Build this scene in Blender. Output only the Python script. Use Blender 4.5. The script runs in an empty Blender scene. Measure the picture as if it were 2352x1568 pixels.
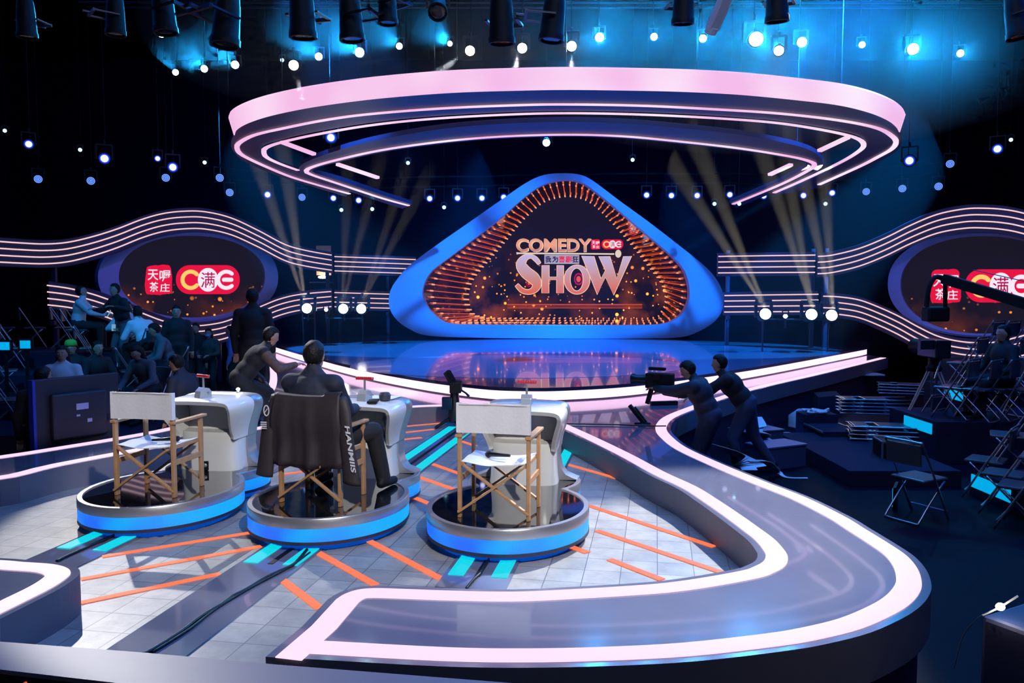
import bpy, bmesh, math, random
from mathutils import Vector, Matrix
from mathutils.geometry import tessellate_polygon
R = math.radians
random.seed(7)
scene = bpy.context.scene
C = scene.collection

# ------------------------------------------------------------------ camera
F_PX, EYE, PITCH = 1850.0, 1.95, math.atan(119 / 1850)
cam_d = bpy.data.cameras.new('camera')
cam = bpy.data.objects.new('camera', cam_d)
C.objects.link(cam)
cam_d.sensor_width = 36.0
cam_d.lens = F_PX / 2352 * 36.0
cam_d.clip_start = 0.05
cam_d.clip_end = 200
cam.location = (0, 0, EYE)
cam.rotation_euler = (math.pi / 2 - PITCH, 0, 0)
scene.camera = cam
cP, sP = math.cos(PITCH), math.sin(PITCH)

def ray(px, py):
    u = (px - 1176) / F_PX; v = -(py - 784) / F_PX
    return u, cP + sP * v, -sP + cP * v
def G(px, py, z=0.0):
    "world point on the level surface of height z that shows at that place in the photograph"
    d = ray(px, py); t = (z - EYE) / d[2]
    return Vector((d[0] * t, d[1] * t, z))
def D(px, py, Y):
    "world point at distance Y"
    d = ray(px, py); t = Y / d[1]
    return Vector((d[0] * t, Y, EYE + d[2] * t))

# ------------------------------------------------------------------ world, exposure
w = bpy.data.worlds.new('world'); scene.world = w; w.use_nodes = True
w.node_tree.nodes['Background'].inputs[0].default_value = (0.003, 0.006, 0.02, 1)
w.node_tree.nodes['Background'].inputs[1].default_value = 0.6
scene.view_settings.view_transform = 'Standard'
scene.view_settings.look = 'None'
scene.view_settings.exposure = 0.0
scene.view_settings.gamma = 1.0
cy = scene.cycles
cy.max_bounces = 4; cy.diffuse_bounces = 2; cy.glossy_bounces = 3
cy.use_adaptive_sampling = True; cy.adaptive_threshold = 0.05; cy.adaptive_min_samples = 12
cy.transmission_bounces = 4; cy.volume_bounces = 0; cy.transparent_max_bounces = 6
cy.sample_clamp_indirect = 3.0; cy.sample_clamp_direct = 0
cy.caustics_reflective = False; cy.caustics_refractive = False
cy.use_denoising = True
cy.volume_step_rate = 1.0

def spot(loc, target, power, color, size=30, blend=0.3, radius=0.08):
    l = bpy.data.lights.new('spot_beam', 'SPOT')
    l.energy = power; l.color = color; l.spot_size = R(size); l.spot_blend = blend
    l.shadow_soft_size = radius
    o = bpy.data.objects.new('spot_beam', l); C.objects.link(o)
    o.location = loc
    o.rotation_euler = (Vector(target) - Vector(loc)).to_track_quat('-Z', 'Y').to_euler()
    return o
def area(loc, target, power, color, sx, sy):
    l = bpy.data.lights.new('wash_fill', 'AREA')
    l.energy = power; l.color = color; l.shape = 'RECTANGLE'; l.size = sx; l.size_y = sy
    o = bpy.data.objects.new('wash_fill', l); C.objects.link(o)
    o.location = loc
    o.rotation_euler = (Vector(target) - Vector(loc)).to_track_quat('-Z', 'Y').to_euler()
    return o
WHITE = (1.0, 0.97, 0.93); BLUE = (0.01, 0.20, 1.0); DEEP = (0.02, 0.08, 1.0); LAV = (0.55, 0.55, 1.0); CYAN = (0.05, 0.6, 1.0)
# white key lights of the judges' island (hung in front of and behind it)
spot((2.5, -2.0, 7.0), (-1.2, 7.1, 0.5), 3100, WHITE, 25, 0.25, 0.10)
spot((-9.3, 16.8, 9.2), (-1.8, 6.4, 0.0), 6200, (1.0, 0.97, 0.93), 17, 0.2, 0.08)
spot((5.5, 12.5, 8.5), (1.2, 5.7, 0.0), 11000, (1.0, 0.98, 0.97), 17, 0.5, 0.12)
# lavender / blue wash over the near runway and the walkway
area((1.5, 2.5, 8.5), (0.8, 5.0, 0), 300, (0.42, 0.54, 1.0), 6, 4)
area((2.5, 11.0, 9.5), (2.2, 8.0, 0), 800, (0.01, 0.25, 1.0), 8, 4)
# blue on the arch and main stage
spot((-4.5, 14.0, 8.5), (-1.4, 24.4, 3.0), 11000, BLUE, 36, 0.6, 0.15)
spot((7.5, 14.0, 8.5), (4.4, 24.4, 3.0), 11000, BLUE, 36, 0.6, 0.15)
spot((1.4, 23.6, 9.5), (1.3, 20.0, 0.4), 26000, (0.003, 0.16, 1.0), 60, 0.25, 0.15)
spot((-8.8, 20.5, 7.5), (-2.6, 20.6, 0.4), 26000, (0.003, 0.28, 1.0), 36, 0.1, 0.08)
spot((11.8, 19.0, 7.5), (4.6, 20.4, 0.4), 26000, (0.003, 0.28, 1.0), 36, 0.1, 0.08)
# seating on both sides
area((8.0, 9.0, 8.0), (7.2, 9.5, 0), 330, (0.002, 0.09, 1.0), 5, 7)
area((-10.0, 13.0, 8.5), (-9.0, 13.5, 1), 170, (0.002, 0.14, 1.0), 6, 6)
spot((-6.0, 6.0, 8.0), (-7.5, 14.5, 1.2), 2200, (0.01, 0.42, 1.0), 22, 0.5, 0.1)
area((0, 28.5, 1.5), (0, 35.4, 6.5), 900, (0.02, 0.06, 1.0), 26, 2)  # unseen blue fill added to lift the dark back wall
# violet on the side screens' frames
spot((-4.0, 12.0, 7.5), (-8.4, 20.0, 2.4), 900, (0.16, 0.10, 1.0), 26, 0.6, 0.15)
spot((7.0, 10.0, 7.5), (10.5, 17.8, 2.4), 1000, (0.13, 0.12, 1.0), 30, 0.6, 0.15)

# ------------------------------------------------------------------ materials
MATS = {}
def mat(name, color=(0.5, 0.5, 0.5), rough=0.5, metal=0.0, emit=None, es=1.0, coat=0.0, bump=0.0, bscale=40, var=0.0, spec=0.5):
    if name in MATS: return MATS[name]
    m = bpy.data.materials.new(name); m.use_nodes = True
    nt = m.node_tree; b = nt.nodes['Principled BSDF']
    b.inputs['Base Color'].default_value = (*color, 1)
    b.inputs['Roughness'].default_value = rough
    b.inputs['Metallic'].default_value = metal
    b.inputs['Coat Weight'].default_value = coat
    b.inputs['Specular IOR Level'].default_value = spec
    if emit:
        b.inputs['Emission Color'].default_value = (*emit, 1)
        b.inputs['Emission Strength'].default_value = es
    if bump or var:
        tc = nt.nodes.new('ShaderNodeTexCoord'); n = nt.nodes.new('ShaderNodeTexNoise')
        n.inputs['Scale'].default_value = bscale; n.inputs['Detail'].default_value = 4
        nt.links.new(tc.outputs['Object'], n.inputs['Vector'])
        if bump:
            bp = nt.nodes.new('ShaderNodeBump'); bp.inputs['Strength'].default_value = bump
            bp.inputs['Distance'].default_value = 0.01
            nt.links.new(n.outputs[0], bp.inputs['Height']); nt.links.new(bp.outputs[0], b.inputs['Normal'])
        if var:
            mr = nt.nodes.new('ShaderNodeMix'); mr.data_type = 'RGBA'
            mr.inputs[6].default_value = (*[c * (1 - var) for c in color], 1)
            mr.inputs[7].default_value = (*[min(1, c * (1 + var)) for c in color], 1)
            nt.links.new(n.outputs[0], mr.inputs[0]); nt.links.new(mr.outputs[2], b.inputs['Base Color'])
    MATS[name] = m
    return m
def emi(name, color, s=1.0):
    return mat(name, (0.02, 0.02, 0.02), 0.5, emit=color, es=s, spec=0.12)
PINK = emi('pink_white_led', (1.0, 0.72, 0.93), 1.05)
PINKR = emi('pink_riser_led', (1.0, 0.62, 0.86), 1.6)
def uneven_led(name, c0, c1, s_, sc):
    m = bpy.data.materials.new(name); m.use_nodes = True; nt = m.node_tree; b = nt.nodes['Principled BSDF']
    b.inputs['Base Color'].default_value = (0.02, 0.02, 0.02, 1)
    tc = nt.nodes.new('ShaderNodeTexCoord'); n = nt.nodes.new('ShaderNodeTexNoise'); n.inputs['Scale'].default_value = sc; n.inputs['Detail'].default_value = 1
    cr = nt.nodes.new('ShaderNodeValToRGB'); e = cr.color_ramp.elements; e[0].position = .36; e[0].color = (*c0, 1); e[1].position = .66; e[1].color = (*c1, 1)
    nt.links.new(tc.outputs['Object'], n.inputs[0]); nt.links.new(n.outputs[0], cr.inputs[0]); nt.links.new(cr.outputs[0], b.inputs['Emission Color']); b.inputs['Emission Strength'].default_value = s_
    return m
BANDB = uneven_led('platform_blue_led', (0.01, 0.15, 1.0), (0.0, 0.42, 1.0), 0.95, 2.2)
PINKB = uneven_led('pink_ring_led', (0.92, 0.50, 0.80), (1.0, 0.80, 0.95), 1.0, 0.55)
WAVE = emi('warm_pink_led', (1.0, 0.66, 0.72), 0.95)
CYANP = emi('cyan_floor_led', (0.0, 0.66, 0.80), 1.0)
STEPB = emi('step_light_led', (0.0, 0.45, 0.9), 0.9)

ORANGE = emi('orange_floor_led', (1.0, 0.20, 0.075), 1.0)
SPOKE = emi('red_orange_led', (1.0, 0.10, 0.03), 0.75)
TIP = emi('warm_led_tip', (1.0, 0.30, 0.15), 1.3)
DECK = mat('glossy_grey_deck', (0.17, 0.175, 0.23), 0.13, coat=0.6, var=0.12, bscale=3, bump=0.02)
STAGE = mat('glossy_stage_floor', (0.13, 0.14, 0.19), 0.08, coat=0.5, var=0.2, bscale=2)
FASC = mat('grey_painted_fascia', (0.17, 0.165, 0.2), 0.45, var=0.1, bscale=4)
NAVY = mat('dark_navy_panel', (0.03, 0.03, 0.07), 0.45)
BLACK = mat('matt_black', (0.006, 0.006, 0.008), 0.6, spec=0.25)
BGLOSS = mat('black_mirror_gloss', (0.008, 0.008, 0.01), 0.04, coat=1.0, spec=0.8)
DMETAL = mat('dark_metal', (0.05, 0.05, 0.06), 0.35, metal=0.8)
SILVER = mat('brushed_silver', (0.45, 0.46, 0.48), 0.33, metal=0.6)
RIMW = mat('platform_rim_silver', (0.6, 0.6, 0.64), 0.3, metal=0.8)
WHITEP = mat('white_gloss_panel', (0.82, 0.82, 0.78), 0.25, coat=0.3)
ARCHM = mat('blue_lit_arch_white', (0.45, 0.62, 0.85), 0.4, var=0.05, bscale=1.5)  # white arch paint with the blue stage light tinted into its colour
WOOD = mat('beech_wood', (0.50, 0.27, 0.12), 0.45, var=0.25, bscale=14)
CANVAS = mat('white_canvas', (0.80, 0.78, 0.77), 0.85, bump=0.15, bscale=40, var=0.03)
REDP = mat('red_ribbed_grip', (0.6, 0.02, 0.02), 0.3, coat=0.5)
CABLE = mat('black_cable', (0.01, 0.01, 0.01), 0.4)
JACKET = mat('dark_brown_jacket', (0.030, 0.022, 0.024), 0.6, bump=0.5, bscale=9, var=0.2)
NAVYC = mat('navy_shirt', (0.014, 0.018, 0.036), 0.75, bump=1.0, bscale=7)
BLACKC = mat('black_cloth', (0.012, 0.012, 0.016), 0.8)
SKIN = mat('skin', (0.45, 0.24, 0.17), 0.5)
HAIR = mat('black_hair', (0.007, 0.006, 0.006), 0.55, bump=1.0, bscale=45, spec=0.3)
WPLASTIC = mat('white_plastic', (0.7, 0.72, 0.75), 0.4)
PAPER = mat('white_paper', (0.85, 0.85, 0.85), 0.7)
CARPET = mat('dark_blue_carpet', (0.018, 0.020, 0.045), 0.85, var=0.2, bscale=6, spec=0.1)
CHROME = mat('chair_tube_steel', (0.45, 0.47, 0.5), 0.3, metal=0.9)
VINYL = mat('dark_vinyl_seat', (0.06, 0.065, 0.08), 0.3)

# ------------------------------------------------------------------ mesh builder
class MB:
    def __init__(s): s.v = []; s.f = []; s.m = []
    def add(s, v, f, mi=0):
        b = len(s.v); s.v += [tuple(x) for x in v]
        for q in f: s.f.append([b + i for i in q]); s.m.append(mi)
        return s
    def box(s, c, d, rz=0, mi=0, M=None):
        x, y, z = d[0] / 2, d[1] / 2, d[2] / 2
        T = M if M is not None else Matrix.Rotation(rz, 3, 'Z')
        c = Vector(c)
        v = [c + T @ Vector(p) for p in ((-x,-y,-z),(x,-y,-z),(x,y,-z),(-x,y,-z),(-x,-y,z),(x,-y,z),(x,y,z),(-x,y,z))]
        return s.add(v, [(0,3,2,1),(4,5,6,7),(0,1,5,4),(1,2,6,5),(2,3,7,6),(3,0,4,7)], mi)
    def bar(s, a, b, wx, wy, mi=0, up=(0, 0, 1)):
        a, b = Vector(a), Vector(b); d = (b - a); L = d.length; d.normalize()
        u = Vector(up)
        x = d.cross(u)
        if x.length < 1e-3: x = d.cross(Vector((0, 1, 0)))
        x.normalize(); y = d.cross(x)
        T = Matrix((x, y, d)).transposed()
        return s.box((a + b) / 2, (wx, wy, L), mi=mi, M=T)
    def tube(s, pts, r, n=8, mi=0, cap=True, closed=False):
        pts = [Vector(p) for p in pts]; N = len(pts); rings = []
        prev = None
        for i, p in enumerate(pts):
            if closed: t = pts[(i + 1) % N] - pts[i - 1]
            else: t = pts[min(i + 1, N - 1)] - pts[max(i - 1, 0)]
            if t.length < 1e-9: t = Vector((0, 0, 1))
            t.normalize()
            if prev is None:
                a = Vector((0, 0, 1)) if abs(t.z) < .9 else Vector((1, 0, 0))
                x = t.cross(a).normalized()
            else:
                x = (prev - t * prev.dot(t))
                x = x.normalized() if x.length > 1e-6 else t.orthogonal().normalized()
            prev = x; y = t.cross(x)
            rr = r[i] if isinstance(r, (list, tuple)) else r
            rings.append([p + (x * math.cos(2*math.pi*k/n) + y * math.sin(2*math.pi*k/n)) * rr for k in range(n)])
        v = [q for g in rings for q in g]; f = []
        for i in range(N if closed else N - 1):
            j = (i + 1) % N
            for k in range(n):
                l = (k + 1) % n
                f.append((i*n+k, i*n+l, j*n+l, j*n+k))
        if cap and not closed:
            f.append(tuple(range(n))[::-1]); f.append(tuple((N-1)*n+k for k in range(n)))
        return s.add(v, f, mi)
    def loft(s, rings, mi=0, cap=True, closed_ring=True):
        n = len(rings[0]); v = [q for g in rings for q in g]; f = []
        for i in range(len(rings) - 1):
            for k in range(n if closed_ring else n - 1):
                l = (k + 1) % n
                f.append((i*n+k, i*n+l, (i+1)*n+l, (i+1)*n+k))
        if cap:
            f.append(tuple(range(n))[::-1]); f.append(tuple((len(rings)-1)*n+k for k in range(n)))
        return s.add(v, f, mi)
    def lathe(s, c, prof, n=24, mi=0, axis='Z'):
        c = Vector(c); rings = []
        for r, h in prof:
            g = []
            for k in range(n):
                a = 2 * math.pi * k / n
                p = (r*math.cos(a), r*math.sin(a), h)
                if axis == 'Y': p = (p[0], h, p[1])
                if axis == 'X': p = (h, p[0], p[1])
                g.append(c + Vector(p))
            rings.append(g)
        return s.loft(rings, mi)
    def ell(s, c, r, n=14, mi=0, M=None):
        c = Vector(c); v = [c + (M @ Vector((0,0,-r[2])) if M else Vector((0,0,-r[2])))]; f = []; m_ = n // 2
        for i in range(1, m_):
            t = -math.pi/2 + math.pi*i/m_
            for k in range(n):
                a = 2*math.pi*k/n
                p = Vector((r[0]*math.cos(t)*math.cos(a), r[1]*math.cos(t)*math.sin(a), r[2]*math.sin(t)))
                v.append(c + (M @ p if M else p))
        p = Vector((0,0,r[2])); v.append(c + (M @ p if M else p))
        for k in range(n): f.append((0, 1+(k+1)%n, 1+k))
        for i in range(m_-2):
            for k in range(n):
                l=(k+1)%n; f.append((1+i*n+k, 1+i*n+l, 1+(i+1)*n+l, 1+(i+1)*n+k))
        b = 1+(m_-2)*n
        for k in range(n): f.append((b+k, b+(k+1)%n, len(v)-1))
        return s.add(v, f, mi)
    def prism(s, poly, z0, z1, mi=0, mside=None):
        "poly: list of 2D/3D points (plan), extruded from z0 to z1"
        n = len(poly)
        lo = [Vector((p[0], p[1], z0)) for p in poly]; hi = [Vector((p[0], p[1], z1)) for p in poly]
        tr = tessellate_polygon([[Vector((p[0], p[1], 0)) for p in poly]])
        b = len(s.v); s.v += [tuple(q) for q in lo + hi]
        for t in tr:
            a_, b_, c_ = [Vector(poly[i][:2]) for i in t]
            if (b_-a_).cross(c_-a_) < 0: t = t[::-1]
            s.f.append([b+n+i for i in t]); s.m.append(mi)
            s.f.append([b+i for i in t][::-1]); s.m.append(mi)
        area_ = sum(poly[i][0]*poly[(i+1)%n][1]-poly[(i+1)%n][0]*poly[i][1] for i in range(n))
        for i in range(n):
            j=(i+1)%n
            q=[b+i,b+j,b+n+j,b+n+i]
            if area_<0:q=q[::-1]
            s.f.append(q); s.m.append(mi if mside is None else mside)
        return s
    def build(s, name, mats, parent=None, smooth=False, bevel=0, loc=None):
        me = bpy.data.meshes.new(name); me.from_pydata(s.v, [], s.f)
        if not isinstance(mats, (list, tuple)): mats = [mats]
        for m in mats: me.materials.append(m)
        me.polygons.foreach_set('material_index', s.m)
        if smooth:
            me.polygons.foreach_set('use_smooth', [True]*len(me.polygons))
        me.validate()
        o = bpy.data.objects.new(name, me); C.objects.link(o)
        if smooth == 'auto':
            sharp_edges(me)
        if bevel:
            b = o.modifiers.new('bevel', 'BEVEL'); b.width = bevel; b.segments = 2; b.limit_method = 'ANGLE'
        if parent: o.parent = parent
        if loc: o.location = loc
        return o
def sharp_edges(me, ang=40):
    bm = bmesh.new(); bm.from_mesh(me)
    bmesh.ops.remove_doubles(bm, verts=bm.verts, dist=1e-6)
    for e in bm.edges:
        if len(e.link_faces) == 2 and e.calc_face_angle(0) > R(ang): e.smooth = False
    bm.to_mesh(me); bm.free()
def tag(o, label=None, cat=None, group=None, kind=None):
    if label: o['label'] = label
    if cat: o['category'] = cat
    if group: o['group'] = group
    if kind: o['kind'] = kind
    return o
def thing(name, label, cat, loc=(0,0,0), rz=0, group=None):
    o = bpy.data.objects.new(name, None); C.objects.link(o); o.empty_display_size = 0.1
    o.location = loc; o.rotation_euler = (0, 0, rz)
    return tag(o, label, cat, group)
def struct(o): o['kind'] = 'structure'; return o
def kids(o): return [c for c in bpy.data.objects if c.parent == o]
def dup(root, loc, rz=None, label=None, group=None, rot=None, scale=None):
    r = root.copy(); C.objects.link(r); r.location = loc
    if rz is not None: r.rotation_euler = (0, 0, rz)
    if rot is not None: r.rotation_euler = rot
    if scale is not None: r.scale = (scale,)*3 if not isinstance(scale, tuple) else scale
    if label: r['label'] = label
    if group: r['group'] = group
    for ch in KIDS[root.name]:
        c = ch.copy(); C.objects.link(c); c.parent = r
        for g in KIDS.get(ch.name, []):
            d = g.copy(); C.objects.link(d); d.parent = c
    return r
KIDS = {}
def register(root):
    KIDS[root.name] = kids(root)
    for c in KIDS[root.name]: KIDS[c.name] = kids(c)
    return root
def catmull(pts, n=6, closed=False):
    P_ = [Vector(p) for p in pts]; N = len(P_); out = []
    for i in range(N if closed else N - 1):
        if closed: a,b,c,d = P_[i-1],P_[i],P_[(i+1)%N],P_[(i+2)%N]
        else: a,b,c,d = P_[max(i-1,0)],P_[i],P_[i+1],P_[min(i+2,N-1)]
        for k in range(n):
            t=k/n
            out.append(0.5*((2*b)+(c-a)*t+(2*a-5*b+4*c-d)*t*t+(3*b-a-3*c+d)*t**3))
    if not closed: out.append(P_[-1])
    return out
def offs(pts, d, closed=False):
    "offset a plan polyline to its left by d"
    out=[]; N=len(pts)
    for i in range(N):
        if closed: t=pts[(i+1)%N]-pts[i-1]
        else: t=pts[min(i+1,N-1)]-pts[max(i-1,0)]
        t=Vector((t.x,t.y,0)).normalized()
        out.append(pts[i]+Vector((-t.y,t.x,0))*d)
    return out
def ribbon(mb, pts, d0, d1, z=None, th=0.004, mi=0, closed=False):
    a=offs(pts,d0,closed); b=offs(pts,d1,closed); N=len(pts)
    if z is not None:
        for q in a+b: q.z=z
    up=Vector((0,0,th)); rings=[[a[i],b[i],b[i]+up,a[i]+up] for i in range(N)]
    if closed: rings.append(rings[0])
    mb.loft(rings, mi, cap=not closed)
    return mb
def txt(s, name, mt, parent, corner, ax, ay, W, Hh, th=0.01, offset=0.0, nrm=None):
    "flat lettering filling the rectangle corner + ax*W + ay*Hh"
    c = bpy.data.curves.new(name, 'FONT'); c.body = s; c.offset = offset; c.resolution_u = 4
    o = bpy.data.objects.new(name, c); C.objects.link(o)
    dg = bpy.context.evaluated_depsgraph_get(); dg.update()
    me = bpy.data.meshes.new_from_object(o.evaluated_get(dg))
    bpy.data.objects.remove(o)
    xs=[v.co.x for v in me.vertices]; ys=[v.co.y for v in me.vertices]
    x0,x1,y0,y1=min(xs),max(xs),min(ys),max(ys)
    ax=Vector(ax); ay=Vector(ay); nrm=Vector(nrm) if nrm is not None else ax.cross(ay).normalized()
    for v in me.vertices:
        v.co = Vector(corner)+ax*((v.co.x-x0)/(x1-x0)*W)+ay*((v.co.y-y0)/(y1-y0)*Hh)+nrm*th
    me.materials.clear(); me.materials.append(mt)
    ob = bpy.data.objects.new(name, me); C.objects.link(ob)
    if parent: ob.parent = parent
    return ob

# ================================================================== SETTING
def home(root, loc):
    "put the Empty at the base of its thing, leaving the parts where they stand"
    d = Vector(loc) - root.location
    root.location = loc
    for k in kids(root): k.location = k.location - d
    return root

struct(MB().box((0, 12, -0.55), (44, 48, 0.1)).build('floor', mat('black_studio_floor', (0.004, 0.004, 0.012), 0.7, var=0.3, bscale=1, spec=0.06)))
WALLM = mat('dark_studio_drape', (0.005, 0.006, 0.014), 0.95, var=0.3, bscale=1.2, spec=0.0)
struct(MB().box((0, 35.5, 5.6), (44, 0.2, 12.4)).build('wall_back', WALLM))
struct(MB().box((-21.9, 12, 5.6), (0.2, 47, 12.4)).build('wall_left', WALLM))
struct(MB().box((21.9, 12, 5.6), (0.2, 47, 12.4)).build('wall_right', WALLM))
struct(MB().box((0, -11.9, 5.6), (44, 0.2, 12.4)).build('wall_front', WALLM))
struct(MB().box((0, 12, 11.9), (44, 48, 0.2)).build('ceiling', mat('black_ceiling', (0.001, 0.001, 0.002), 0.95, spec=0.0)))

# judges' island: tiled floor, level z = 0
def tile_material():
    m = bpy.data.materials.new('worn_grey_floor_tiles'); m.use_nodes = True
    nt = m.node_tree; b = nt.nodes['Principled BSDF']; L = nt.links.new
    tc = nt.nodes.new('ShaderNodeTexCoord'); mp = nt.nodes.new('ShaderNodeMapping')
    mp.vector_type = 'TEXTURE'; mp.inputs['Rotation'].default_value = (0, 0, -R(10.1)); mp.inputs['Location'].default_value = (1.305, 7.14, 0)
    br = nt.nodes.new('ShaderNodeTexBrick'); br.offset = 0.0; br.squash = 1.0
    br.inputs['Scale'].default_value = 1.0; br.inputs['Brick Width'].default_value = 0.25; br.inputs['Row Height'].default_value = 0.25
    br.inputs['Mortar Size'].default_value = 0.0035; br.inputs['Mortar Smooth'].default_value = 0.3; br.inputs['Bias'].default_value = 0
    br.inputs['Color1'].default_value = (0.31, 0.31, 0.29, 1); br.inputs['Color2'].default_value = (0.41, 0.40, 0.37, 1)
    br.inputs['Mortar'].default_value = (0.12, 0.12, 0.13, 1)
    L(tc.outputs['Object'], mp.inputs[0]); L(mp.outputs[0], br.inputs['Vector'])
    n = nt.nodes.new('ShaderNodeTexNoise'); n.inputs['Scale'].default_value = 5; n.inputs['Detail'].default_value = 8; n.inputs['Roughness'].default_value = 0.7
    L(tc.outputs['Object'], n.inputs[0])
    cr = nt.nodes.new('ShaderNodeValToRGB'); cr.color_ramp.elements[0].position = 0.35; cr.color_ramp.elements[0].color = (0.72, 0.72, 0.74, 1)
    cr.color_ramp.elements[1].position = 0.62; cr.color_ramp.elements[1].color = (1.05, 1.05, 1.04, 1)
    L(n.outputs[0], cr.inputs[0])
    mx = nt.nodes.new('ShaderNodeMix'); mx.data_type = 'RGBA'; mx.blend_type = 'MULTIPLY'; mx.inputs[0].default_value = 1
    L(br.outputs[0], mx.inputs[6]); L(cr.outputs[0], mx.inputs[7]); L(mx.outputs[2], b.inputs['Base Color'])
    b.inputs['Roughness'].default_value = 0.38
    bp = nt.nodes.new('ShaderNodeBump'); bp.inputs['Strength'].default_value = 0.3; bp.inputs['Distance'].default_value = 0.004; bp.invert = True
    L(br.outputs[1], bp.inputs['Height']); L(bp.outputs[0], b.inputs['Normal'])
    return m
TILE = tile_material()

# ------------------------------------------------------------------ raised walkway (level z = 0.24)
ZD = 0.24
outer_r = [(727,1514),(1008,1529.6),(1200,1533),(1400,1529),(1600,1518),(1800,1495),(1900,1478),(2000,1452),(2077,1417),(2116,1390),(2136,1363),(2139,1340),(2128,1309),(2101,1278),(2058,1249),(2000,1214),(1953,1186),(1862,1142),(1768,1106),(1670,1066),(1590,1030),(1556,1006),(1541,988),(1544,972),(1562,957),(1610,937),(1655,921),(1720,900),(1800,880),(1900,857),(2040,822)]
outer_l = [(600,826),(611,850),(614,868),(609,888),(597,905),(575,925),(545,941),(490,956),(375,983),(268,1003),(100,1030),(0,1045),(-300,1085)]
tip_l = [(0,1421),(68,1387),(136,1352),(172,1328),(184,1313),(172,1300),(136,1291),(68,1286),(0,1281)]
inner = [(0,1103),(150,1070),(357,1031),(470,1010),(616,984),(760,957),(917,939),(1000,934),(1070,934),(1140,941),(1220,957),(1295,988),(1404,1042),(1484,1087),(1554,1121),(1601,1152),(1647,1185),(1690,1218),(1718,1241),(1736,1264),(1740,1276),(1734,1288),(1715,1298),(1691,1306),(1608,1321),(1523,1333),(1437,1340),(1300,1348),(1179,1353),(1050,1351),(937,1347),(865,1345),(817,1349),(778,1361),(753,1376)]
g = lambda L_: [G(x, y, ZD) for x, y in L_]
A0 = G(610, 1508, ZD)
seg_r = [A0] + catmull(g(outer_r), 4)
seg_s = [Vector((9.3, 22.5, ZD)), Vector((8.5, 26, ZD)), Vector((-7.6, 26, ZD)), Vector((-7.6, 23.2, ZD))]
seg_l = catmull(g(outer_l) + [Vector((-7.9, 5.4, ZD)), Vector((-6.6, 3.8, ZD)), Vector((-5.0, 3.35, ZD)), G(-160, 1501, ZD)] + g(tip_l) + [Vector((-4.1, 5.15, ZD)), Vector((-5.0, 5.4, ZD)), Vector((-5.6, 6.1, ZD)), Vector((-5.5, 6.9, ZD))] + g(inner), 4)
seg_e = [G(694, 1438, ZD)]
deck_poly = seg_r + seg_s + seg_l + seg_e
def offs(pts, d, closed=False):
    "offset a plan polyline to its left by d, mitred"
    out = []; N = len(pts)
    for i in range(N):
        a = pts[i-1] if (closed or i > 0) else None
        c = pts[(i+1) % N] if (closed or i < N-1) else None
        b = pts[i]
        t1 = (b-a) if a is not None else (c-b); t2 = (c-b) if c is not None else (b-a)
        t1 = Vector((t1.x, t1.y, 0)).normalized(); t2 = Vector((t2.x, t2.y, 0)).normalized()
        n1 = Vector((-t1.y, t1.x, 0)); n2 = Vector((-t2.y, t2.x, 0))
        s_ = n1 + n2; k = 1 + n1.dot(n2)
        out.append(b + (s_ / k if k > 0.25 else s_ * 1.2) * d)
    return out
walk = thing('raised_walkway', 'glossy grey raised walkway looping around the judging floor, edged with pink light strips', 'walkway')
mb = MB(); mb.prism([tuple(p[:2]) for p in deck_poly], -0.02, ZD, 0, 1)
mb.build('walkway_deck', [DECK, FASC], walk)
led = MB(); ribbon(led, [seg_e[-1]] + seg_r, 0.05, 0.185, ZD + 0.001, 0.005); led.build('light_strip', PINK, walk)
led = MB(); ribbon(led, seg_l + seg_e + [A0], 0.05, 0.185, ZD + 0.001, 0.005); led.build('light_strip', PINK, walk)
# skirt under the walkway outside the island
mb = MB(); low = [tuple(p[:2]) for p in offs(seg_r[1:], 0.06)]
mb.loft([[Vector((*q, -0.5)), Vector((*q, -0.015))] for q in low], 0, cap=False, closed_ring=False)
mb.build('walkway_skirt', NAVY, walk)
home(walk, G(2000, 1452, 0))

# tiled floor of the island
fl = MB(); pit = offs(catmull(g([(0,1281)]) + [Vector((-4.1, 5.15, ZD)), Vector((-5.0, 5.4, ZD)), Vector((-5.6, 6.1, ZD)), Vector((-5.5, 6.9, ZD))] + g(inner), 3), 0.05)
near = [(-0.9, 3.3), (0.4, 2.9), (-2.2, 2.6), (-4.2, 3.0)]
pl = [tuple(p[:2]) for p in pit] + [tuple(G(610, 1512, 0)[:2]), (-1.0, 3.2), (-4.6, 3.2), (-4.6, 5.0)]
fl.prism(pl, -0.5, 0.0)
struct(fl.build('floor', TILE)).name = 'floor.001'

# ------------------------------------------------------------------ grey front platform the camera looks over
zp = 0.27
fp = MB(); fpts = [G(-260, 1466, zp), G(0, 1473, zp), G(330, 1498, zp), G(640, 1526, zp), G(1200, 1570, zp), G(1500, 1600, zp)]
nb = [G(1500, 1700, zp), G(700, 1625, zp), G(285, 1570, zp), G(0, 1537, zp), G(-300, 1510, zp)]
fp.prism([tuple(p[:2]) for p in fpts + nb][::-1], zp - 0.02, zp)
o = fp.build('front_platform', mat('lavender_grey_floor', (0.17, 0.155, 0.21), 0.45, coat=0.0, var=0.08, bscale=5))
tag(o, 'lavender grey glossy platform strip across the bottom left corner of the view', 'platform')
o = thing('step_grid', 'black step riser with red glowing tube lights below the front platform', 'step')
sk = [p - Vector((0, 0.0, 0)) for p in nb]
mb = MB(); mb.loft([[Vector((p.x, p.y + .01, -.45)), Vector((p.x, p.y + .01, zp - .022)), Vector((p.x, p.y + .06, zp - .022)), Vector((p.x, p.y + .06, -.45))] for p in sk]); mb.build('step_skirt', BLACK, o)
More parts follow.
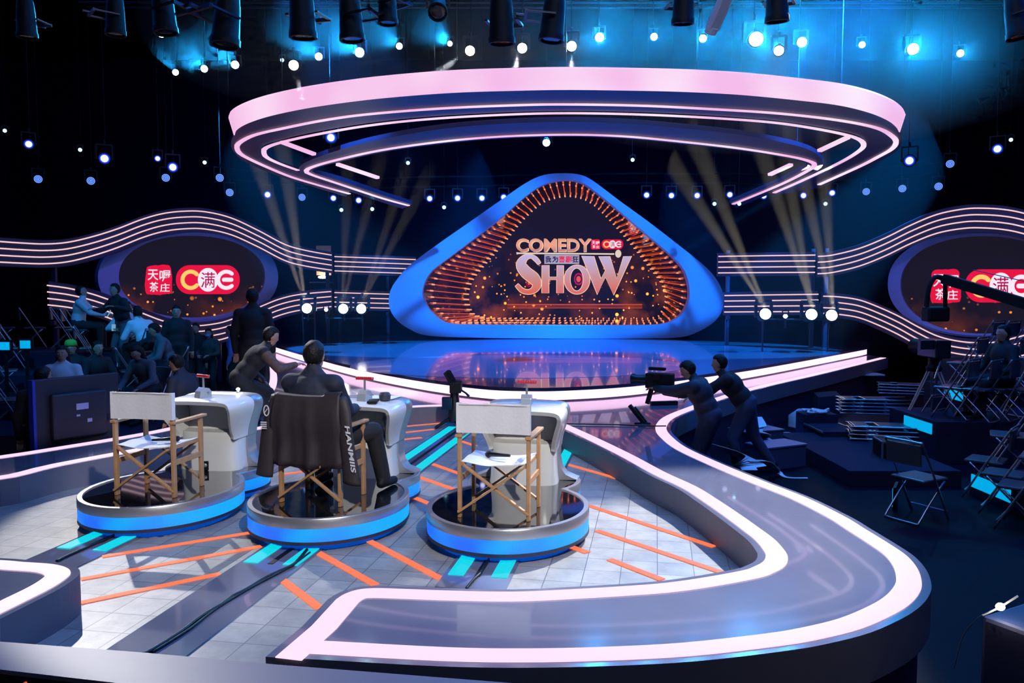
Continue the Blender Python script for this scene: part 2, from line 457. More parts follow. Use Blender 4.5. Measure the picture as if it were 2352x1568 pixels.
for a, b in (((52, 1572), (88, 1550)), ((168, 1582), (186, 1560)), ((262, 1592), (284, 1571)), ((-30, 1562), (10, 1543))):
    yb = G(*b, zp - .03).y
    MB().tube([D(*a, yb - .03), D(*b, yb - .0)], 0.006, 6).build('tube_light', SPOKE, o)
home(o, (-1.9, 3.4, -0.45))

# ------------------------------------------------------------------ sliding tracks in the tiled floor
U = Vector((math.sin(R(10.1)), math.cos(R(10.1)), 0)); W_ = Vector((U.y, -U.x, 0))
def track(c0, y0, y1, panels, label):
    t = thing('sliding_track', label, 'floor track', group=None)
    P_ = lambda y, o_, z: Vector((c0[0], c0[1], 0)) + U * ((y - c0[1]) / U.y) + W_ * o_ + Vector((0, 0, z))
    mb = MB()
    mb.loft([[P_(y, -0.235, 0.001), P_(y, 0.235, 0.001), P_(y, 0.235, 0.008), P_(y, -0.235, 0.008)] for y in (y0, y1)])
    mb.build('track_plate', DECK, t)
    mb = MB()
    ys = max(y0, panels[0][0] - 0.0)
    mb.loft([[P_(y, -0.02, 0.004), P_(y, 0.02, 0.004), P_(y, 0.02, 0.011), P_(y, -0.02, 0.011)] for y in (ys, y1)])
    mb.build('slot', BLACK, t)
    for a, b in panels:
        for s_ in (-1, 1):
            l0, l1 = (0.095, 0.205) if s_ > 0 else (-0.205, -0.095)
            m2 = MB(); m2.loft([[P_(y, l0, 0.006), P_(y, l1, 0.006), P_(y, l1, 0.014), P_(y, l0, 0.014)] for y in (a, b)])
            m2.build('light_panel', CYANP, t)
    home(t, P_(y0, 0, 0))
    return t
track((-3.23, 5.9), 5.2, 9.0, [(5.92, 6.75), (7.6, 8.3)], 'sliding track with cyan light panels under the left judge platform')
track((-1.96, 4.23), 3.75, 11.35, [(5.6, 6.5), (7.5, 8.28), (8.3, 9.3), (9.32, 10.3), (10.32, 11.3)], 'long sliding track with cyan light panels running under the middle judge platform')
track((-0.24, 5.33), 5.13, 10.2, [(5.35, 6.2), (7.6, 8.6), (8.62, 9.35), (9.37, 10.1)], 'sliding track with cyan light panels under the right judge platform')

# orange light lines set in the floor
lines = [((235,1279),(592,1221)),((186,1331),(600,1255)),((186,1385),(506,1318)),((824,1230),(1013,1330)),((724,1266),(863,1344)),((645,1330),(735,1398)),((1285,1246),(1350,1270)),((1348,1160),(1640,1256)),((1371,1219),(1657,1315)),((1400,1285),(1521,1332)),((1301,1066),(1421,1100)),((1046,1009),(1092,1024)),((980,1061),(1061,1090)),((960,1095),(1046,1125)),((940,1138),(986,1157)),((912,981),(1013,972)),((908,996),(996,986)),((904,1012),(968,1005)),((640,1091),(760,1074)),((568,1136),(612,1127))]
wh = ['from the front edge to the left platform, uppermost', 'crossing below the left platform, second of three', 'ending at the left walkway tip, lowest of three', 'between the middle and right platforms, the longer upper one', 'running down to the walkway in front of the middle platform', 'short and wide, beside the front walkway corner', 'just right of the right platform, half in its shadow', 'right of the right platform, reaching the walkway wall', 'right of the right platform, the middle one of three', 'faint, nearest to the right front walkway', 'behind the right desk, touching the walkway wall', 'short, behind the right canvas chair', 'between the middle and right desks, upper', 'between the middle and right desks, middle', 'between the middle and right platforms, short lower one', 'at the foot of the far walkway wall, uppermost', 'near the far walkway wall, second', 'near the far walkway wall, third and shortest', 'behind the seated judge’s chair legs', 'between the left and middle platforms']
for (a, b), wtxt in zip(lines, wh):
    p, q = G(*a, 0), G(*b, 0); d = (q - p).normalized(); n_ = Vector((-d.y, d.x, 0)) * 0.030
    up = Vector((0, 0, 0.006)); z0 = Vector((0, 0, 0.001))
    m2 = MB(); m2.loft([[x - n_ + z0, x + n_ + z0, x + n_ + up, x - n_ + up] for x in (p, q)])
    o = m2.build('floor_light_line', ORANGE)
    tag(o, ('orange light line in the floor, ' + wtxt).replace(',', ' ').replace('  ', ' '), 'floor light', 'orange light lines in the tiled floor')

# ------------------------------------------------------------------ main stage
ZS = 0.46
front = catmull([G(x, y, ZS) for x, y in [(606,784),(640,795),(700,812),(800,838),(950,866),(1100,885),(1200,890),(1300,889),(1450,880),(1600,862),(1750,840),(1900,814),(1985,798.5)]], 5)
st = front + [G(1996, 796, ZS), G(1998, 789, ZS), G(1985, 782, ZS), G(1950, 775, ZS), Vector((9.6, 28.5, ZS)), Vector((-8.9, 28.5, ZS)), G(604, 778, ZS)]
stage = thing('main_stage', 'glossy dark main stage with a bright pink lit riser along its curved front', 'stage')
mb = MB(); mb.prism([tuple(p[:2]) for p in st], ZS - 0.055, ZS, 0, 1); mb.build('stage_top', [STAGE, NAVY], stage)
ins = offs(front + [G(1996, 796, ZS)], 0.05)
mb = MB(); mb.loft([[Vector((p.x, p.y, ZD + 0.02)), Vector((p.x, p.y, ZS - 0.055))] for p in ins], cap=False, closed_ring=False)
mb.build('riser_light', PINKR, stage)
mb = MB(); mb.prism([tuple(p[:2]) for p in offs(st, 0.12, True)], ZD + 0.002, ZS - 0.06); mb.build('riser_body', NAVY, stage)
# pale grey ellipse laid on the stage top
cI = G(1190, 838, ZS)
mb = MB(); mb.prism([(cI.x + 3.3 * math.cos(a), cI.y + 2.4 * math.sin(a)) for a in [2*math.pi*k/48 for k in range(48)]], ZS, ZS + 0.004)
mb.build('stage_ellipse', mat('pale_grey_gloss', (0.26, 0.27, 0.30), 0.1, coat=0.4), stage)
home(stage, (0.8, 20, ZD))

# ------------------------------------------------------------------ arch with tunnel and LED screen
YA, YT, YS = 24.4, 24.75, 27.5
cr7 = lambda L_: [(880 + x / 2.94, 380 + y / 2.94) for x, y in L_]
outl = cr7([(1210,52),(1330,62),(1420,105),(1600,240),(1800,385),(2000,540),(2150,660),(2230,740),(2280,820),(2300,900),(2285,990),(2230,1060),(2130,1120),(2000,1160),(1700,1168),(1150,1168),(600,1162),(300,1148),(180,1105),(100,1050),(50,980),(38,900),(55,830),(100,760),(160,690),(260,610),(420,495),(600,370),(800,230),(960,120),(1080,65)])
innl = cr7([(1220,95),(1330,110),(1420,165),(1600,310),(1800,480),(1950,610),(2030,700),(2065,800),(2070,880),(2050,950),(2000,1020),(1900,1068),(1700,1078),(1150,1078),(600,1074),(480,1070),(400,1050),(320,980),(280,910),(265,850),(285,780),(330,710),(420,640),(620,490),(800,350),(960,210),(1080,130)])
scrl = cr7([(1230,205),(1330,215),(1400,245),(1480,310),(1600,440),(1700,560),(1800,690),(1870,780),(1905,860),(1905,940),(1870,1000),(1780,1025),(1500,1028),(1150,1028),(800,1026),(650,1020),(600,985),(580,920),(580,850),(610,770),(680,680),(800,540),(920,390),(1010,300),(1100,235)])
def resample(pts, n):
    P_ = pts + [pts[0]]; L_ = [0]
    for i in range(len(P_) - 1): L_.append(L_[-1] + (P_[i+1] - P_[i]).length)
    out = []; j = 0
    for k in range(n):
        s_ = L_[-1] * k / n
        while L_[j+1] < s_: j += 1
        t = (s_ - L_[j]) / max(1e-9, L_[j+1] - L_[j]); out.append(P_[j].lerp(P_[j+1], t))
    return out
def resample_open(pts, n):
    L_ = [0]
    for i in range(len(pts) - 1): L_.append(L_[-1] + (pts[i+1] - pts[i]).length)
    out = []; j = 0
    for k in range(n):
        s_ = L_[-1] * k / (n - 1)
        while j < len(pts) - 2 and L_[j+1] < s_: j += 1
        t = (s_ - L_[j]) / max(1e-9, L_[j+1] - L_[j]); out.append(pts[j].lerp(pts[j+1], min(1, t)))
    return out
NA = 172
OUT = resample(catmull([D(x, y, YA) for x, y in outl], 6, True), NA)
INN = resample(catmull([D(x, y, YA) for x, y in innl], 6, True), NA)
SCR = resample(catmull([D(x, y, YS) for x, y in scrl], 6, True), NA)
for p in OUT: p.z = max(p.z, ZS + 0.002)
def sh(L_, Y): return [Vector((p.x, Y, p.z)) for p in L_]
arch = thing('triangle_arch', 'rounded triangular arch lit blue around an LED tunnel at the back of the stage', 'stage arch')
def ringloft(mb, rings, mi=0):
    n = len(rings[0])
    mb.loft(rings, mi, cap=False)
mb = MB(); inb = sh(INN, YT)
c0 = Vector((sum(p.x for p in INN)/NA, YA, sum(p.z for p in INN)/NA))
outb = [Vector((p.x, YA + 0.9, p.z)) for p in OUT]
ringloft(mb, [outb, OUT, INN, inb])
mb.build('arch_frame', ARCHM, arch, smooth='auto')
mb = MB(); scb = [p.copy() for p in SCR]
ringloft(mb, [inb, scb]); mb.build('tunnel_lining', mat('dark_red_gloss_lining', (0.05, 0.022, 0.03), 0.12, coat=0.6), arch)
# LED strips running down the tunnel
k = 0; NS = 98
for i in range(NS):
    u = i / NS * NA; a = int(u) % NA; f_ = u - int(u)
    p = inb[a].lerp(inb[(a+1) % NA], f_); q = scb[a].lerp(scb[(a+1) % NA], f_)
    cc = Vector((c0.x, (p.y+q.y)/2, c0.z)); inn = (cc - p.lerp(q, .5)).normalized() * 0.04
    mb = MB()
    if q.z < 1.3 and p.z < 0.95:
        mb.tube([p.lerp(q, .05) + inn, p.lerp(q, .80) + inn], 0.006, 4, 2)
        for t0, t1 in ((0.05, 0.14), (0.38, 0.46), (0.72, 0.80)): mb.tube([p.lerp(q, t0) + inn, p.lerp(q, t1) + inn], 0.022, 5, 1)
    else:
        mb.tube([p.lerp(q, .04) + inn, p.lerp(q, .86) + inn], 0.013, 5, 0)
        for t0, t1 in ((0.10, 0.16), (0.84, 0.97)): mb.tube([p.lerp(q, t0) + inn, p.lerp(q, t1) + inn], 0.024, 5, 1)
    mb.build('led_strip', [SPOKE, TIP, BLACK], arch)
def screen_material(name, base, cx, z0, gx, seed, dens):
    "what the LED wall shows: a dark ground with drifting gold sparks"
    m = bpy.data.materials.new(name); m.use_nodes = True; nt = m.node_tree; L = nt.links.new
    b = nt.nodes['Principled BSDF']; b.inputs['Base Color'].default_value = (0.004, 0.004, 0.006, 1); b.inputs['Roughness'].default_value = 0.5; b.inputs['Specular IOR Level'].default_value = 0.08
    tc = nt.nodes.new('ShaderNodeTexCoord'); sp = nt.nodes.new('ShaderNodeSeparateXYZ'); L(tc.outputs['Object'], sp.inputs[0])
    def M(op, a, b_=None, c_=None, clamp=False):
        n = nt.nodes.new('ShaderNodeMath'); n.operation = op; n.use_clamp = clamp
        for i, v in enumerate((a, b_, c_)):
            if v is None: continue
            if isinstance(v, (int, float)): n.inputs[i].default_value = v
            else: L(v, n.inputs[i])
        return n.outputs[0]
    X, Z = sp.outputs[0], sp.outputs[2]
    tot = None
    for sc_, thr, wgt in ((2.6, 0.17, 1.0), (6.0, 0.2, 0.8)):
        vo = nt.nodes.new('ShaderNodeTexVoronoi'); vo.inputs['Scale'].default_value = sc_; L(tc.outputs['Object'], vo.inputs['Vector'])
        spot_ = M('MULTIPLY', M('SUBTRACT', thr, vo.outputs['Distance']), 14, clamp=True)
        sel = nt.nodes.new('ShaderNodeSeparateColor'); L(vo.outputs['Color'], sel.inputs[0])
        pick = M('GREATER_THAN', sel.outputs[0], 0.30)
        v = M('MULTIPLY', M('MULTIPLY', spot_, pick), wgt)
        tot = v if tot is None else M('ADD', tot, v)
    hgt = M('SUBTRACT', 1.0, M('DIVIDE', M('SUBTRACT', Z, z0), gx), clamp=True)
    side = M('DIVIDE', M('ABSOLUTE', M('SUBTRACT', X, cx)), dens, clamp=True)
    mask = M('MULTIPLY', M('POWER', hgt, 1.6), M('ADD', 0.25, M('MULTIPLY', side, 1.1)))
    spk = M('MULTIPLY', tot, mask)
    no = nt.nodes.new('ShaderNodeTexNoise'); no.inputs['Scale'].default_value = 1.1; no.inputs['Detail'].default_value = 5; L(tc.outputs['Object'], no.inputs[0])
    haze = M('MULTIPLY', M('MULTIPLY', M('SUBTRACT', no.outputs[0], 0.45), 0.9, clamp=True), mask)
    cmb = nt.nodes.new('ShaderNodeCombineColor')
    L(M('ADD', M('ADD', M('MULTIPLY', spk, 4.0), M('MULTIPLY', haze, 1.0)), base[0]), cmb.inputs[0])
    L(M('ADD', M('ADD', M('MULTIPLY', spk, 1.1), M('MULTIPLY', haze, 0.16)), base[1]), cmb.inputs[1])
    L(M('ADD', M('MULTIPLY', spk, 0.12), base[2]), cmb.inputs[2])
    L(cmb.outputs[0], b.inputs['Emission Color']); b.inputs['Emission Strength'].default_value = 1.0
    return m
SCRM = screen_material('led_wall_picture', (0.010, 0.008, 0.028), 1.6, 1.1, 2.6, 1, 2.4)
mb = MB(); lo = [Vector((p.x, YS + 0.12, p.z)) for p in SCR]
mb.v = [tuple(p) for p in SCR + lo]; mb.f = [list(range(NA))[::-1], [NA + i for i in range(NA)]] + [[i, (i+1) % NA, NA + (i+1) % NA, NA + i] for i in range(NA)]
mb.m = [0] * len(mb.f)
screen = mb.build('led_screen', SCRM, arch)

# ---- the lettering on the screen
def plane_hit(p0, n):
    p0 = Vector(p0); n = Vector(n)
    def f(px, py, lift=0.0):
        d = Vector(ray(px, py)); o_ = Vector((0, 0, EYE)); pp = p0 + n * lift
        t = (pp - o_).dot(n) / d.dot(n)
        return o_ + d * t
    return f
def flat(name, pts3, nrm, mt, parent, th=0.012):
    "a flat sheet with thickness from a 3-D outline lying in a plane"
    nrm = Vector(nrm); n = len(pts3)
    ax = (pts3[1] - pts3[0]).normalized(); ay = nrm.cross(ax)
    q = [Vector(((p - pts3[0]).dot(ax), (p - pts3[0]).dot(ay), 0)) for p in pts3]
    tr = tessellate_polygon([q]); mb = MB()
    mb.v = [tuple(p) for p in pts3] + [tuple(p - nrm * th) for p in pts3]
    for t in tr:
        a, b, c = [q[i] for i in t]
        if (b - a).cross(c - a).z < 0: t = t[::-1]
        mb.f.append(list(t)); mb.f.append([n + i for i in t][::-1])
    for i in range(n): mb.f.append([i, (i+1) % n, n + (i+1) % n, n + i])
    mb.m = [0] * len(mb.f)
    return mb.build(name, mt, parent)
def ringflat(name, a, b, mt, parent, nrm, th=0.012):
    nrm = Vector(nrm); mb = MB(); mb.loft([a, b, [p - nrm * th for p in b], [p - nrm * th for p in a], a], cap=False)
    return mb.build(name, mt, parent)
def circ(cx, cy, rx, ry, n=40, a0=0, a1=360, pw=1.0):
    out = []
    for k in range(n if a1 - a0 >= 360 else n + 1):
        t = R(a0 + (a1 - a0) * k / n); c_, s_ = math.cos(t), math.sin(t)
        out.append((cx + rx * math.copysign(abs(c_)**pw, c_), cy - ry * math.copysign(abs(s_)**pw, s_)))
    return out
def rrect(x0, y0, x1, y1, r, n=6):
    out = []
    for cx, cy, a in ((x1-r, y0+r, 0), (x0+r, y0+r, 90), (x0+r, y1-r, 180), (x1-r, y1-r, 270)):
        for k in range(n + 1):
            t = R(a + 90 * k / n); out.append((cx + r * math.cos(t), cy - r * math.sin(t)))
    return out
def arcstroke(cx, cy, r, w, a0, a1, n=24):
    o_ = circ(cx, cy, r + w/2, r + w/2, n, a0, a1); i_ = circ(cx, cy, r - w/2, r - w/2, n, a0, a1)
    e1 = [(cx + r*math.cos(R(a1)) + w/2*math.cos(R(a1) + t), cy - r*math.sin(R(a1)) - w/2*math.sin(R(a1) + t)) for t in [math.pi*k/6 for k in range(1, 6)]]
    e0 = [(cx + r*math.cos(R(a0)) + w/2*math.cos(R(a0) + math.pi + t), cy - r*math.sin(R(a0)) - w/2*math.sin(R(a0) + math.pi + t)) for t in [math.pi*k/6 for k in range(1, 6)]]
    return o_ + e1 + i_[::-1] + e0
RED = emi('screen_red', (0.80, 0.005, 0.045), 1.0); SWHITE = emi('screen_white', (0.92, 0.82, 0.92), 1.0)
SYEL = emi('screen_yellow', (1.0, 0.62, 0.14), 1.0); SDRED = emi('screen_dark_red', (0.45, 0.0, 0.06), 1.0)
def sponsor_logo(f, parent, nrm, sx, sy, ox, oy):
    "red seal with four characters and the red lozenge; drawn in crop units, mapped to the plane by f"
    q = lambda pts, lift: [f(ox + x * sx, oy + y * sy, lift) for x, y in pts]
    rough = [(x + random.uniform(-4, 4), y + random.uniform(-4, 4)) for x, y in catmull_2d([(620,590),(750,568),(880,572),(905,640),(916,760),(915,890),(860,915),(740,925),(620,915),(592,850),(598,720)], 4)]
    flat('seal', q(rough, 0.01), nrm, RED, parent, 0.008)
    def ch(s_, x0, y0, x1, y1, mt_, lift):
        o0 = f(ox + x0*sx, oy + y1*sy, lift); ax = f(ox + x1*sx, oy + y1*sy, lift) - o0; ay = f(ox + x0*sx, oy + y0*sy, lift) - o0
        txt(s_, 'lettering', mt_, parent, o0, ax.normalized(), ay.normalized(), ax.length, ay.length, 0.0, 0.004 if s_ == '满' else 0.012, nrm)
    for s_, x0, y0, x1, y1 in (('天', 622, 620, 752, 750), ('喔', 765, 630, 900, 765), ('茶', 645, 770, 752, 888), ('庄', 770, 785, 888, 890)): ch(s_, x0, y0, x1, y1, SWHITE, 0.02)
    flat('lozenge', q(rrect(963, 568, 1728, 916, 165, 10), 0.01), nrm, RED, parent, 0.008)
    flat('letter_c', q(arcstroke(1140, 744, 98, 48, 42, 318), 0.02), nrm, SYEL, parent, 0.006)
    flat('white_disc', q(circ(1348, 744, 122, 142), 0.018), nrm, SWHITE, parent, 0.006)
    ch('满', 1262, 650, 1430, 840, SDRED, 0.03)
    flat('letter_e', q(arcstroke(1568, 744, 98, 46, 48, 312), 0.02), nrm, SWHITE, parent, 0.006)
    flat('letter_bar', q(rrect(1515, 718, 1652, 768, 24), 0.022), nrm, SWHITE, parent, 0.006)
def catmull_2d(p, n): return [(q.x, q.y) for q in catmull([Vector((x, y, 0)) for x, y in p], n, True)]
fS = plane_hit((0, YS, 0), (0, -1, 0)); NRM = (0, -1, 0)
c8 = lambda L_: [(1150 + x / 7.127, 520 + y / 7.127) for x, y in L_]
def chrome_mat(name, top, mid, low, z0, z1):
    m = bpy.data.materials.new(name); m.use_nodes = True; nt = m.node_tree; L = nt.links.new
    b = nt.nodes['Principled BSDF']; b.inputs['Base Color'].default_value = (0.01, 0.01, 0.01, 1)
    tc = nt.nodes.new('ShaderNodeTexCoord'); sp = nt.nodes.new('ShaderNodeSeparateXYZ'); L(tc.outputs['Object'], sp.inputs[0])
    mr = nt.nodes.new('ShaderNodeMapRange'); mr.inputs[1].default_value = z0; mr.inputs[2].default_value = z1; L(sp.outputs[2], mr.inputs[0])
    cr = nt.nodes.new('ShaderNodeValToRGB'); e = cr.color_ramp.elements
    e[0].position = 0; e[0].color = (*low, 1); e[1].position = 1; e[1].color = (*top, 1)
    n_ = e.new(0.45); n_.color = (*mid, 1)
    L(mr.outputs[0], cr.inputs[0]); L(cr.outputs[0], b.inputs['Emission Color']); b.inputs['Emission Strength'].default_value = 1.0
    return m
zt, zb = fS(1300, 585).z, fS(1300, 678).z
SHOWM = chrome_mat('screen_show_letters', (0.52, 0.46, 0.75), (0.58, 0.27, 0.25), (0.75, 0.10, 0.05), zb, zt)
EDGEM = emi('screen_letter_edge', (1.0, 0.62, 0.42), 0.9)
COMM = chrome_mat('screen_comedy_letters', (0.75, 0.33, 0.2), (0.85, 0.35, 0.22), (0.5, 0.2, 0.18), fS(1300, 577).z, fS(1300, 547).z)
def stroke(cl):
    L_, R_ = [], []
    pts = catmull([Vector((x, y, w_)) for x, y, w_ in cl], 5)
    for i, p in enumerate(pts):
        t = pts[min(i+1, len(pts)-1)] - pts[max(i-1, 0)]; t = Vector((t.x, t.y, 0)).normalized(); n_ = Vector((-t.y, t.x, 0))
        L_.append((p.x + n_.x*p.z/2, p.y + n_.y*p.z/2)); R_.append((p.x - n_.x*p.z/2, p.y - n_.y*p.z/2))
    return L_ + R_[::-1]
def grow(p, s_):
    cx = (min(x for x, y in p) + max(x for x, y in p))/2; cy_ = (min(y for x, y in p) + max(y for x, y in p))/2
    hx = max(x for x, y in p) - cx; hy = max(y for x, y in p) - cy_
    return [(cx + (x-cx)*(1 + s_/hx), cy_ + (y-cy_)*(1 + s_/hy)) for x, y in p]
Sp = stroke([(635,610,60),(575,535,75),(490,487,66),(390,520,110),(335,625,165),(410,745,190),(540,850,195),(590,950,150),(545,1035,110),(455,1070,80),(350,1045,80),(262,955,70)])
Wp = [(1325,480),(1530,490),(1640,850),(1715,720),(1605,490),(1790,490),(1900,850),(2010,490),(2145,485),(1850,1125),(1715,830),(1582,1115)]
Hp = [(675,635),(795,635),(795,825),(920,825),(920,635),(1030,635),(1030,1088),(915,1088),(915,872),(790,872),(790,1088),(672,1088)]
for nm, p in (('letter_s', Sp), ('letter_h', Hp), ('letter_w', Wp)):
    flat(nm, [fS(*q, 0.04) for q in c8(p)], NRM, SHOWM, screen)
Oo, Oi = circ(1250, 868, 212, 240, 48), circ(1245, 868, 105, 185, 48)
ringflat('letter_o', [fS(*q, 0.04) for q in c8(Oo)], [fS(*q, 0.04) for q in c8(Oi)], SHOWM, screen, NRM)
for p, cl in ((Sp, True), (Hp, True), (Wp, True), (Oo, True), (Oi, True)):
    MB().tube([fS(*q, 0.05) for q in c8(p)], 0.013, 5, closed=True).build('letter_edge', EDGEM, screen)
for cx, cy_, r in ((1275, 860, 75), (462, 930, 45)):
    for k_, mt_ in ((1.0, SDRED), (0.72, emi('screen_black', (0.004, 0.003, 0.01), 1)), (0.5, emi('screen_coral', (0.8, 0.08, 0.05), 1))):
        flat('target_disc', [fS(*q, 0.02 + (1 - k_) * 0.02) for q in c8(circ(cx, cy_, r * k_, r * k_ * 1.35, 24))], NRM, mt_, screen, 0.004)
o0 = fS(*c8([(250, 412)])[0], 0.04); e1 = fS(*c8([(1478, 412)])[0], 0.04); e2 = fS(*c8([(250, 195)])[0], 0.04)
txt('COMEDY', 'lettering', EDGEM, screen, o0 + Vector((0.03, 0.01, -0.02)), (1,0,0), (0,0,1), (e1-o0).length, (e2-o0).length, 0, 0.035, NRM)
txt('COMEDY', 'lettering', COMM, screen, o0, (1,0,0), (0,0,1), (e1-o0).length, (e2-o0).length, 0.012, 0.022, NRM)
flat('cane_bar', [fS(*q, 0.05) for q in c8([(255,420),(300,425),(1860,438),(1860,462),(300,450),(262,458)])], NRM, emi('screen_silver', (0.75, 0.62, 0.5), 1), screen)
flat('cane_head', [fS(*q, 0.05) for q in c8(circ(1925, 445, 50, 65, 20))], NRM, emi('screen_silver', (0.75, 0.62, 0.5), 1), screen)
flat('title_plate', [fS(*q, 0.03) for q in c8([(715,460),(1285,465),(1285,612),(715,612)])], NRM, emi('screen_grey', (0.40, 0.34, 0.45), 1), screen)
for s_, x, mt_ in (('我', 730, emi('screen_ink', (0.02, 0.01, 0.05), 1)), ('为', 842, emi('screen_ink', (0, 0, 0), 1)), ('喜', 952, RED), ('剧', 1062, RED), ('狂', 1172, emi('screen_ink', (0, 0, 0), 1))):
    a = fS(*c8([(x, 588)])[0], 0.045); b_ = fS(*c8([(x + 98, 588)])[0], 0.045); c_ = fS(*c8([(x, 484)])[0], 0.045)
    txt(s_, 'lettering', mt_, screen, a, (1,0,0), (0,0,1), (b_-a).length, (c_-a).length, 0, 0.03, NRM)
sponsor_logo(fS, screen, NRM, 0.0655, 0.0645, 1318.5, 513.0)
for k_, (y0, y1) in enumerate(((698, 700), (702, 703), (706, 707.5))):
    flat('horizon_line', [fS(1165, y0, 0.01), fS(1475, y0, 0.01), fS(1475, y1, 0.01), fS(1165, y1, 0.01)], NRM, SPOKE, screen, 0.004)
home(arch, (1.4, YA + 0.2, ZS))

# ------------------------------------------------------------------ hanging light ring
def RG(px, py):
    d = ray(px, py); t = (5.65 + 0.197*15 - EYE) / (d[2] + 0.197 * d[1])
    return Vector((d[0]*t, d[1]*t, EYE + d[2]*t))
fas_b = [(537,311),(542,299),(568,284),(619,267),(704,249),(806,234),(908,223),(1044,213),(1180,208.6),(1300,206.5),(1434,208),(1568,211),(1702,218),(1837,231),(1926,242),(1993,258),(2038,276),(2060,292),(2067,304)]
fas_t = [(525.5,279),(529,270),(544,260),(585,245),(653,228),(738,213),(840,198),(976,184.5),(1112,175),(1300,170),(1434,171),(1568,175.6),(1702,184.6),(1837,196.5),(1948,211),(2015,227),(2060,247),(2080,265),(2083,278)]
sA = [(803,445),(738,427),(670,406.6),(619,386),(575,366),(551,352),(544,338),(551,326.7),(585,309.7),(653,294),(738,277),(840,262.7),(1010,249),(1180,241.6),(1300,239.6),(1479,242.7),(1658,251.7),(1792,260.6),(1926,276),(2015,294),(2051,314),(2058,328),(2047,343),(2015,361),(1971,383.6),(1881,424)]
sB = [(685,391),(643,376),(612,360.7),(606,347),(612,338.6),(646,326.7),(721,309.7),(840,289),(976,274),(1146,263.7),(1300,259.7),(1479,263),(1658,272),(1792,283),(1904,301),(1966,316.5),(1984,332),(1971,348),(1926,374.7),(1837,417),(1778,442.6)]
sC = [(939,472),(874,454),(772,420),(718,402),(703,393),(718,383),(772,367.5),(874,345),(1010,325.6),(1146,313.7),(1300,309),(1434,313),(1568,325.5),(1702,341),(1814,359),(1859,370),(1871,379),(1854,392.6),(1792,424),(1684,468.6)]
ringo = thing('hanging_light_ring', 'huge suspended ring canopy with a glowing pink rim and pink light lines', 'hanging light ring')
up = Vector((0, 0, 1))
fb = resample_open(catmull([RG(*p) for p in fas_b], 6), 120)
# the flared top edge: same run of the rim, higher by the height seen at the middle
ft = []
cR = Vector((1.2, 19.0, 0))
for i, p in enumerate(fb):
    o_ = Vector((p.x - cR.x, p.y - cR.y, 0)).normalized()
    ft.append(p + o_ * 0.10 + up * 0.36)
mb = MB(); mb.loft([[a, b, b - (b - cR).normalized()*0.02 + up*0.05, a + up*0.06 - Vector(((a-cR).x, (a-cR).y, 0)).normalized()*0.12] for a, b in zip(fb, ft)])
mb.build('glowing_rim', PINKB, ringo)
def under(name, outer_px, inner_px, th, mt_, lift=0.0):
    a = resample_open(catmull([RG(*p) for p in outer_px], 5), 120); b = resample_open(catmull([RG(*p) for p in inner_px], 5), 120)
    mb = MB(); mb.loft([[p + up*lift, q + up*lift, q + up*(lift+th), p + up*(lift+th)] for p, q in zip(a, b)])
    return mb.build(name, mt_, ringo)
RINGU = mat('ring_underside_paint', (0.05, 0.042, 0.09), 0.4)
o1 = [(795,453),(665,414),(610,394),(560,371),(534,346),(531,326)] + fas_b + [(2071,325),(2062,346),(2022,371),(1976,394),(1884,433)]
i1 = [(803,441),(740,417),(685,396),(643,382),(606,363),(599,347),(606,335),(646,322),(721,305),(840,285),(976,270),(1146,260),(1300,256),(1479,259),(1658,268),(1792,279),(1904,297),(1972,313),(1990,332),(1978,352),(1926,382),(1835,425),(1780,449)]
under('underside_panel', o1, i1, 0.10, RINGU, 0.012)
o2 = [(925,480),(860,460),(760,426),(704,407),(686,392),(700,375),(765,350),(870,322),(1010,298),(1146,286),(1300,281),(1434,285),(1568,296),(1702,311),(1814,332),(1868,350),(1890,372),(1877,393),(1802,432),(1692,478)]
i2 = [(946,470),(880,449),(785,416),(730,401),(718,394),(730,386),(780,373),(878,351),(1012,332),(1146,320),(1300,315),(1434,319),(1566,332),(1700,347),(1808,365),(1846,374),(1856,380),(1840,392),(1780,423),(1676,467)]
under('inner_underside_panel', o2, i2, 0.10, RINGU, 0.012)
for L_ in (sA, sB, sC):
    pts = resample_open(catmull([RG(*p) for p in L_], 5), 140)
    mb = MB(); a = offs(pts, -0.055); b = offs(pts, 0.055)
    mb.loft([[p - up*0.012, q - up*0.012, q + up*0.008, p + up*0.008] for p, q in zip(a, b)]); mb.build('light_line', PINKB, ringo)
for a, b in (((647,326),(722,354)), ((775,377),(868,408)), ((1948,315),(1882,346)), ((1817,378),(1768,401))):
    MB().bar(RG(*a), RG(*b), 0.12, 0.06).build('light_strut', PINKB, ringo)
for px, py in ((650, 300), (1000, 250), (1300, 240), (1600, 250), (1930, 290), (760, 355), (1830, 360)):
    p = RG(px, py); MB().tube([p + up*0.1, Vector((p.x, p.y, 11.8))], 0.012, 5).build('hanging_cable', DMETAL, ringo)
home(ringo, (1.2, 18.5, 4.9))

